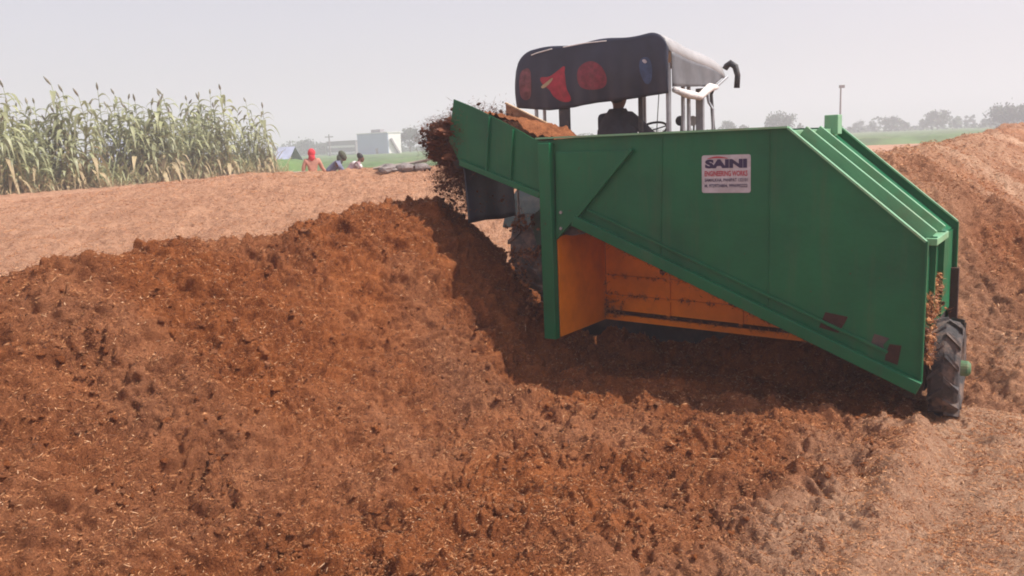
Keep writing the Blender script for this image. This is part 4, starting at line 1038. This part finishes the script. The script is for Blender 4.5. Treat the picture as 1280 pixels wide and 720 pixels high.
for px, mt in ((850, M_GLASS), (866, M_LAMPG)):
    x, z = tl(px, 151, 1.4); MB().tube([(x, 1.40, z), (x, 1.44, z)], [.06, .05], 16).build('work_lamp', mt, tr); MB().tube([(x, 1.44, z), (x - .02, 1.44, z - .4)], .012, 6).build('lamp_stalk', M_DARK, tr)
MB().tube([tuple((tl(838 - 14, 118, .2)[0], .2, cb + .1)), (tl(815, 150, .2)[0], .2, 1.3)], .005, 5).build('cord', M_DARK, tr)
seatw = PC + XA * dx + NA * .42
sit2 = dict(sit); sit2['wrr'] = (.28, .58, .34); sit2['elr'] = (.34, .26, .32)
drv = person((seatw.x, seatw.y, TZ + ssz + .02 + .14), MRZ - R(12), 'driver in dark clothes on the tractor seat, head behind the canopy curtain', sit2, M_DSHIRT, M_DSHIRT)

bpy.context.view_layer.update()
shw = MB(); prof_ = [(.00, .30, .17), (.12, .29, .17), (.28, .27, .17), (.42, .25, .165), (.53, .21, .15), (.60, .14, .12), (.66, .095, .095)]
nn = 28; vs = []
for (z, a_, b_) in prof_:
    for k in range(nn):
        t = 2 * math.pi * k / nn; w = 1 + .045 * math.sin(5 * t + z * 4) + .02 * math.sin(11 * t)
        vs.append((a_ * w * math.cos(t), .03 + b_ * w * math.sin(t) + .04 * z, z))
shw.add(vs, [(i * nn + k, i * nn + (k + 1) % nn, (i + 1) * nn + (k + 1) % nn, (i + 1) * nn + k) for i in range(len(prof_) - 1) for k in range(nn)])
shw.build('shawl', M_DSHIRT, drv, smooth=True)
# ------------------------------------------------------------------ tall crop (sorghum) on the left
def leaf_strip(mb, base, az, ln, wid, rise, droop, n=7, twist=0.0):
    d = Vector((math.cos(az), math.sin(az), 0)); sdv = Vector((-math.sin(az), math.cos(az), 0))
    pts = []
    for i in range(n + 1):
        t = i / n; p = base + d * (ln * (t - .25 * t * t * droop)) + Vector((0, 0, ln * (rise * t - droop * t * t * 1.15)))
        w = wid * (.45 + 1.3 * t) if t < .35 else wid * (1.0 - ((t - .35) / .65) ** 1.6)
        s = (sdv * math.cos(twist * t) + Vector((0, 0, 1)) * math.sin(twist * t)) * max(w, .002)
        pts += [p - s, p + Vector((0, 0, -w * .35)), p + s]
    fs = []
    for i in range(n):
        for j in range(2): k = i * 3 + j; fs.append((k, k + 1, k + 4, k + 3))
    mb.add(pts, fs)
def make_sorghum(seed):
    rd = random.Random(seed); H = rd.uniform(2.35, 3.1)
    root = empty('sorghum_plant')
    lean = (rd.uniform(-.12, .12), rd.uniform(-.12, .12))
    ax = lambda t: Vector((lean[0] * t * t * H, lean[1] * t * t * H, H * t))
    MB().tube([ax(i / 6) for i in range(7)], [.016 - .0016 * i for i in range(7)], 6).build('stalk', M_STALK, root, smooth=True)
    g, dr = MB(), MB()
    nl = rd.randint(23, 29); az = rd.uniform(0, 6)
    for i in range(nl):
        t = .10 + .86 * i / nl; az += 2.4 + rd.uniform(-.5, .5)
        dry = t < .40 + rd.uniform(-.22, .14)
        leaf_strip(dr if dry else g, ax(t), az, rd.uniform(.55, 1.0) * (1 if t < .8 else .7), rd.uniform(.050, .085), rd.uniform(.5, .95) if not dry else rd.uniform(.2, .5), rd.uniform(.75, 1.5) if not dry else rd.uniform(.9, 1.5), twist=rd.uniform(-1.2, 1.2))
    g.build('leaves', M_LEAF, root, smooth=True); dr.build('dry_leaves', M_DLEAF, root, smooth=True)
    hd_ = MB(); p0 = ax(1.0); hh = rd.uniform(.16, .26)
    hd_.tube([p0 + Vector((lean[0] * .3 * k, lean[1] * .3 * k, -.03 + hh * k / 5)) for k in range(6)], [.012, .026, .034, .030, .020, .006], 7)
    hd_.build('seed_head', M_SEED, root, smooth=True)
    return root
def copy_tree(o, parent=None):
    c = o.copy(); C.objects.link(c); c.parent = parent
    for ch in list(o.children): copy_tree(ch, c)
    return c
protos = [make_sorghum(100 + k) for k in range(8)]
used = [False] * len(protos)
A0, A1_ = Vector((-16.1, 27.6, 0)), Vector((-10.6, 40.5, 0))
dirv = (A1_ - A0).normalized(); backv = Vector((-dirv.y, dirv.x, 0))
rd = random.Random(5)
spots = []
Ln = (A1_ - A0).length
for row in range(6):
    s = -5.5
    while s < Ln:
        if row < 5 or rd.random() < .5: spots.append((s + rd.uniform(-.15, .15), row * .62 + rd.uniform(-.22, .22)))
        s += .29 + (.05 * row)
spots = sorted(spots, key=lambda q: q[1])[:296]; print('plants', len(spots))
gl = 'sorghum plants in the tall stand at the left'
spots = [q for q in spots if math.sin(q[0] * 1.9 + .5) + .6 * math.sin(q[0] * .83) + rd.uniform(-.6, .6) > -.72 and not (4.3 < q[0] < 5.9 and rd.random() < .6)]; print('kept', len(spots))
for i, (s, bk_) in enumerate(spots):
    # thin the stand where the photo shows gaps
    k = i % 8
    if used[k]: o = copy_tree(protos[k])
    else: o = protos[k]; used[k] = True
    p = A0 + dirv * s + backv * bk_
    o.location = (p.x, p.y, float(base_h(np.array([p.x]), np.array([p.y]))[0]) - .02)
    o.rotation_euler = (0, 0, rd.uniform(0, 6.28))
    wave = 0.88 + .17 * math.sin(s * 1.75 + 1.0) + .07 * math.sin(s * 4.3)
    if 4.1 < s < 6.0: wave *= .66
    if s < 1.6: wave *= .84
    sc_ = wave * rd.uniform(.76, 1.2); o.scale = (sc_ * 1.1, sc_ * 1.1, sc_)
    tag(o, 'tall leafy sorghum plant with drying lower leaves in the dense stand left of the workers', 'sorghum plant', gl)
# dry undergrowth at the foot of the stand
ud = MB()
for k in range(4200):
    s = rd.uniform(-6, Ln + .8); b_ = rd.uniform(-.55, 3.0); p = A0 + dirv * s + backv * b_
    z = float(1.0 + 0)
    leaf_strip(ud, Vector((p.x, p.y, 0)), rd.uniform(0, 6.28), rd.uniform(.2, .65), rd.uniform(.010, .022), rd.uniform(.8, 1.9), rd.uniform(.7, 1.3), n=3)
ud_v = np.array(ud.v); ud_v[:, 2] += base_h(ud_v[:, 0], ud_v[:, 1]) - .02; ud.v = [tuple(v) for v in ud_v]
tag(ud.build('undergrowth', M_DLEAF), 'dry straw-coloured grass at the foot of the tall crop', 'grass', kind='stuff')
us = MB()
for k in range(4600):
    s = rd.uniform(-6, Ln + .8); b_ = rd.uniform(-.3, 3.6); p = A0 + dirv * s + backv * b_
    leaf_strip(us, Vector((p.x, p.y, 0)), rd.uniform(0, 6.28), rd.uniform(.5, 1.25), rd.uniform(.018, .036), rd.uniform(1.0, 2.0), rd.uniform(.6, 1.2), n=3)
us_v = np.array(us.v); us_v[:, 2] += base_h(us_v[:, 0], us_v[:, 1]) - .02; us.v = [tuple(v) for v in us_v]
tag(us.build('weeds', M_LEAF), 'green weeds growing between the tall crop stalks', 'weeds', kind='stuff')

# ------------------------------------------------------------------ far buildings
def gz1(x, y): return float(base_h(np.array([x]), np.array([y]))[0])
def building(px0, pxc, px1, ytop, ybot, Y, label, wall_a, wall_b, name='building', rz=None, depth=8):
    """front from px0 to pxc, side from pxc to px1"""
    a, c = at_y(px0, ytop, Y), at_y(pxc, ytop, Y * .96)
    top = (a.z + c.z) / 2; z0 = .35
    L_ = Vector((c.x - a.x, c.y - a.y, 0)); w = L_.length; ang = math.atan2(L_.y, L_.x)
    b = empty(name, (a.x, a.y, z0), ang); tag(b, label, 'building')
    r = ray(px1, ytop); 
    nrm = Vector((-math.sin(ang), math.cos(ang), 0))
    # length of the side wall so that it ends at px1
    best = 1
    for k in range(5, 400):
        q = Vector((c.x, c.y, top)) + nrm * (k * .1); rel = q - Vector((0, 0, CAM_H)); u = rel.dot(cr) / rel.dot(f0) * FPX + 640
        best = k * .1
        if u >= px1: break
    H = top - z0
    MB().box(0, w, 0, .2, 0, H).build('front_wall', wall_a, b)
    MB().box(w - .2, w + .002, .2, best, 0, H).build('side_wall', wall_b, b)
    MB().box(0, .2, .2, best, 0, H).build('side_wall', wall_a, b); MB().box(.2, w - .2, best - .2, best, 0, H).build('back_wall', wall_a, b)
    MB().box(-.15, w + .15, -.15, best + .15, H + .003, H + .15).build('roof', wall_b, b)
    return b, w, best, H
b1, w1, d1, H1 = building(446, 484, 500, 167, 187, 175, 'pale building with shade painted blue-grey on its front and a bright white side beyond the green field', M_WALL_SHADE, M_WALLW, depth=10)
MB().box(w1 * .60, w1 * .68, -.05, -.002, 0, H1 * .38).build('door', M_SHED, b1)
st = MB(); st.bar((w1 + .35, d1 * .15, H1 * .75), (w1 + .35, d1 * .85, .1), .5, .35); st.build('outside_stair', M_SHED, b1)
MB().box(w1 * .35, w1 * .65, d1 * .3, d1 * .6, H1 + .155, H1 + .75).build('roof_room', M_SHED, b1)
b2, w2, d2, H2 = building(408, 444, 447, 177, 187, 205, 'long low grey shed left of the pale building', M_SHED, M_SHED, name='shed')
for k in range(2):
    MB().box(.3, w2 - .3, -.06, -.003, H2 * (.22 + .4 * k), H2 * (.36 + .4 * k)).build('white_band', M_WALLW, b2)
# blue tarpaulin shelter seen through the stand
def shelter(px0, px1, ytop, ybot, Y, label):
    a, c = at_y(px0, ytop, Y), at_y(px1, ybot, Y); g0 = gz1((a.x + c.x) / 2, Y)
    w = abs(c.x - a.x); h = max(.6, a.z - g0)
    s_ = empty('shelter', ((a.x + c.x) / 2, Y, g0), R(-8)); tag(s_, label, 'shelter', 'blue sheeted shelters')
    vs = [(-w / 2, -1.5, h * .45), (w / 2, -1.5, h * .45), (w / 2, 0, h), (-w / 2, 0, h), (-w / 2, 1.5, h * .45), (w / 2, 1.5, h * .45)]
    o = MB().add(vs, [(0, 1, 2, 3), (3, 2, 5, 4)]).build('tarpaulin_roof', M_BTARP, s_); md = o.modifiers.new('t', 'SOLIDIFY'); md.thickness = .03
    MB().box(-w / 2 + .05, w / 2 - .05, -1.30, -1.24, 0, h * .45).build('side_sheet', M_BTARP, s_)
    for sx in (-1, 1):
        for sy in (-1.4, 1.4): MB().tube([(sx * w * .48, sy, 0), (sx * w * .48, sy, h * .44)], .04, 6).build('pole', M_WOOD, s_)
shelter(138, 182, 172, 205, 40, 'blue tarpaulin shelter seen through the gap in the middle of the tall crop')
shelter(348, 370, 184, 192, 66, 'small pale blue sheeted shelter just right of the tall crop')
# poles
p = at_y(1051, 110, 70); g0 = gz1(p.x, 70)
po = empty('utility_pole', (p.x, 70, g0)); tag(po, 'thin grey pole rising behind the green stub of the machine', 'pole', 'thin poles')
MB().tube([(0, 0, 0), (0, 0, p.z - g0)], [.09, .055], 8).build('shaft', M_SHED, po); MB().box(-.12, .28, -.08, .08, p.z - g0, p.z - g0 + .22).build('lamp_head', M_SHED, po)
p = at_y(411, 168, 150); g0 = gz1(p.x, 150)
po = empty('utility_pole', (p.x, 150, g0)); tag(po, 'thin pole standing by the low grey shed', 'pole', 'thin poles')
MB().tube([(0, 0, 0), (0, 0, p.z - g0)], [.16, .10], 8).build('shaft', M_SHED, po); MB().box(-.7, .7, -.06, .06, p.z - g0 - .5, p.z - g0 - .35).build('crossarm', M_SHED, po)
# rubble and poles lying on the bank
c0 = at_y(505, 205, 19.5)
hb = float(top_h(c0.x, c0.y)[0]); print('bank', hb, c0)
rb = empty('rubble_pile', (c0.x, c0.y, hb)); tag(rb, 'low pile of grey lumps and bleached poles on the bank, left of the falling fibre', 'rubble')
rr_ = random.Random(3)
for k in range(16):
    mbk = MB(); bm = bmesh.new(); bmesh.ops.create_icosphere(bm, subdivisions=2, radius=1.0)
    s_ = rr_.uniform(.06, .16)
    for v in bm.verts: v.co = Vector((v.co.x * s_ * rr_.uniform(.85, 1.3) * 1.3, v.co.y * s_ * rr_.uniform(.85, 1.2), v.co.z * s_ * .7 * rr_.uniform(.85, 1.2)))
    me = bpy.data.meshes.new('stone'); bm.to_mesh(me); bm.free(); me.materials.append(M_STONE)
    o = bpy.data.objects.new('stone', me); C.objects.link(o); o.parent = rb; o.location = (rr_.uniform(-.55, .4), rr_.uniform(-.3, .3), rr_.uniform(.0, .08))
for k, (a_, b_, z_) in enumerate((((-.6, -.1), (.5, .1), .14), ((-.2, .2), (.75, -.1), .20), ((-.7, .1), (.1, .2), .09))):
    MB().tube([(a_[0], a_[1], .04 + z_ * .3), (b_[0], b_[1], z_ + .05)], .028, 7).build('pole', M_WOOD, rb)
# pale poles on the ground by the first worker
c1 = at_y(372, 212, 21.0); hb1 = float(top_h(c1.x, c1.y)[0])
tag(MB().tube([(c1.x - .45, c1.y, hb1 + .06), (c1.x + .15, c1.y + .1, hb1 + .07), (c1.x + .30, c1.y + .1, hb1 + .05)], .03, 7).build('pole', M_WOOD), 'pale bleached pole lying on the bank beside the worker in red', 'pole')

# ------------------------------------------------------------------ trees on the horizon
def make_tree(seed, H, Wd, shape):
    rd = random.Random(seed); root = empty('tree')
    th = H * (.30 if shape != 'bush' else .12)
    t_ = MB(); t_.tube([(0, 0, -.2), (.05 * H * .2, 0, th * .6), (0, .02 * H, th * 1.2), (.02 * H, 0, H * .7)], [H * .035, H * .028, H * .022, H * .006], 8)
    for k in range(6):
        a_ = rd.uniform(0, 6.28); z0 = th * rd.uniform(.8, 1.3); t_.tube([(0, 0, z0), (math.cos(a_) * Wd * .2, math.sin(a_) * Wd * .2, z0 + H * .15), (math.cos(a_) * Wd * .36, math.sin(a_) * Wd * .36, z0 + H * .34)], [H * .014, H * .010, H * .003], 5)
    t_.build('trunk', M_TRUNK, root, smooth=True)
    V, F = [], []
    cl_ = []
    for k in range(46 if shape != 'slim' else 22):
        a_ = rd.uniform(0, 6.28); u = rd.uniform(-1, 1); rr2 = rd.uniform(.35, 1) ** .5
        s_ = math.sqrt(1 - u * u)
        flat = (abs(u) ** .55) * (1 if u > 0 else -1) if shape == 'block' else u
        if shape == 'block': s_ = max(s_, .75)
        zc = th + (H - th) * (.5 + .46 * flat * rr2)
        cl_.append((Wd * .42 * s_ * rr2 * math.cos(a_), Wd * .42 * s_ * rr2 * math.sin(a_), zc, rd.uniform(.10, .2) * Wd))
    lf = MB()
    for (x, y, z, s_) in cl_:
        for k in range(46):
            p = Vector((x + rd.gauss(0, s_ * .5), y + rd.gauss(0, s_ * .5), z + rd.gauss(0, s_ * .42)))
            l = .075 * Wd ** .6 * rd.uniform(.6, 1.5); d1_ = Vector((rd.gauss(0, 1), rd.gauss(0, 1), rd.gauss(0, 1))).normalized() * l; d2_ = d1_.cross(Vector((rd.gauss(0, 1), rd.gauss(0, 1), rd.gauss(0, 1)))).normalized() * l * .6
            lf.add([p - d1_, p + d2_, p + d1_, p - d2_], [(0, 1, 2, 3)])
    lf.build('crown', M_TLEAF, root)
    return root
def place_tree(px, ytop, wpx, Y, shape, seed, label, ybase=None):
    top = at_y(px, ytop, Y); g = gz1(top.x, Y); H = top.z - g; Wd = wpx / FPX * Y * 1.05
    o = make_tree(seed, H, Wd, shape); o.location = (top.x, Y, g); tag(o, label, 'tree', 'trees on the horizon')
T = [(511, 159, 26, 190, 'round', 1, 'hazy tree just right of the pale building'),
     (496, 173, 12, 185, 'bush', 2, 'small bush at the right foot of the pale building'),
     (382, 177, 26, 240, 'round', 3, 'low hazy tree behind the head of the worker in red'),
     (363, 184, 26, 230, 'bush', 4, 'low bushy clump just right of the tall crop'),
     (403, 179, 20, 235, 'bush', 5, 'low bush left of the long grey shed'),
     (909, 151, 19, 210, 'round', 6, 'small round tree just right of the tractor uprights'),
     (929, 156, 14, 220, 'bush', 7, 'lowest bush between the two round trees above the machine'),
     (975, 142, 34, 200, 'round', 8, 'broad domed tree above the right end of the machine top'),
     (1000, 154, 10, 210, 'bush', 9, 'tiny bush right of the broad domed tree'),
     (1075, 152, 18, 260, 'bush', 10, 'low bush just right of the thin pole'),
     (1090, 152, 12, 270, 'bush', 21, 'low bush second to the right of the thin pole'),
     (1115, 147, 24, 230, 'round', 11, 'grey-green rounded tree left of the square-topped tree'),
     (1131, 152, 12, 240, 'bush', 12, 'small bush between the rounded and square-topped trees'),
     (1155, 148, 11, 230, 'round', 13, 'small tree touching the left side of the square-topped tree'),
     (1172, 138, 27, 220, 'block', 14, 'dense dark square-topped tree on the right-hand horizon'),
     (1196, 150, 14, 240, 'slim', 15, 'thin sparse tree just right of the square-topped tree'),
     (1209, 144, 10, 240, 'slim', 16, 'slender tree at the middle of the sparse row on the right'),
     (1217, 142, 6, 235, 'slim', 17, 'thinnest upright tree left of the big trees at the right edge'),
     (1236, 148, 18, 230, 'bush', 18, 'bush at the left foot of the big right-hand trees'),
     (1260, 131, 44, 180, 'round', 19, 'large broad hazy tree at the right edge above the pale heap'),
     (1292, 130, 40, 175, 'round', 20, 'large tree cut by the right edge of the photo')]
for t in T: place_tree(*t[:4], t[4], t[5], t[6])

# low scrub along the horizon, too far off to tell plants apart
tlm = MB(); rt2 = random.Random(9)
for k in range(9000):
    az = R(rt2.uniform(-34, 36)); D_ = rt2.uniform(235, 300); x, y = D_ * math.sin(az), D_ * math.cos(az)
    hmax = 1.5 + 3.2 * max(0, float(gn(np.array([az * 55]), np.array([0.5]), 5)[0]) + .35)
    p = Vector((x, y, .5 + rt2.uniform(0, 1) ** 1.3 * hmax)); l = rt2.uniform(.3, .8)
    d1_ = Vector((rt2.gauss(0, 1), rt2.gauss(0, 1), rt2.gauss(0, 1))).normalized() * l; d2_ = d1_.cross(Vector((rt2.gauss(0, 1), rt2.gauss(0, 1), rt2.gauss(0, 1)))).normalized() * l * .7
    tlm.add([p - d1_, p + d2_, p + d1_, p - d2_], [(0, 1, 2, 3)])
tag(tlm.build('scrub', M_TLEAF), 'low hazy line of scrub along the horizon', 'scrub', kind='stuff')

# ------------------------------------------------------------------ haze
hz_ = MB().box(-900, 900, -60, 1400, -1.2, 45).build('haze', None)
hm = bpy.data.materials.new('haze'); hm.use_nodes = True; hn_ = hm.node_tree; hn_.nodes.clear()
pv = hn_.nodes.new('ShaderNodeVolumePrincipled'); pv.inputs['Density'].default_value = 0.0034; pv.inputs['Color'].default_value = (0.93, 0.91, 0.99, 1); pv.inputs['Anisotropy'].default_value = 0.1
mo = hn_.nodes.new('ShaderNodeOutputMaterial'); hn_.links.new(pv.outputs[0], mo.inputs['Volume'])
hz_.data.materials.append(hm); tag(hz_, 'pale dusty haze', 'haze', kind='stuff')
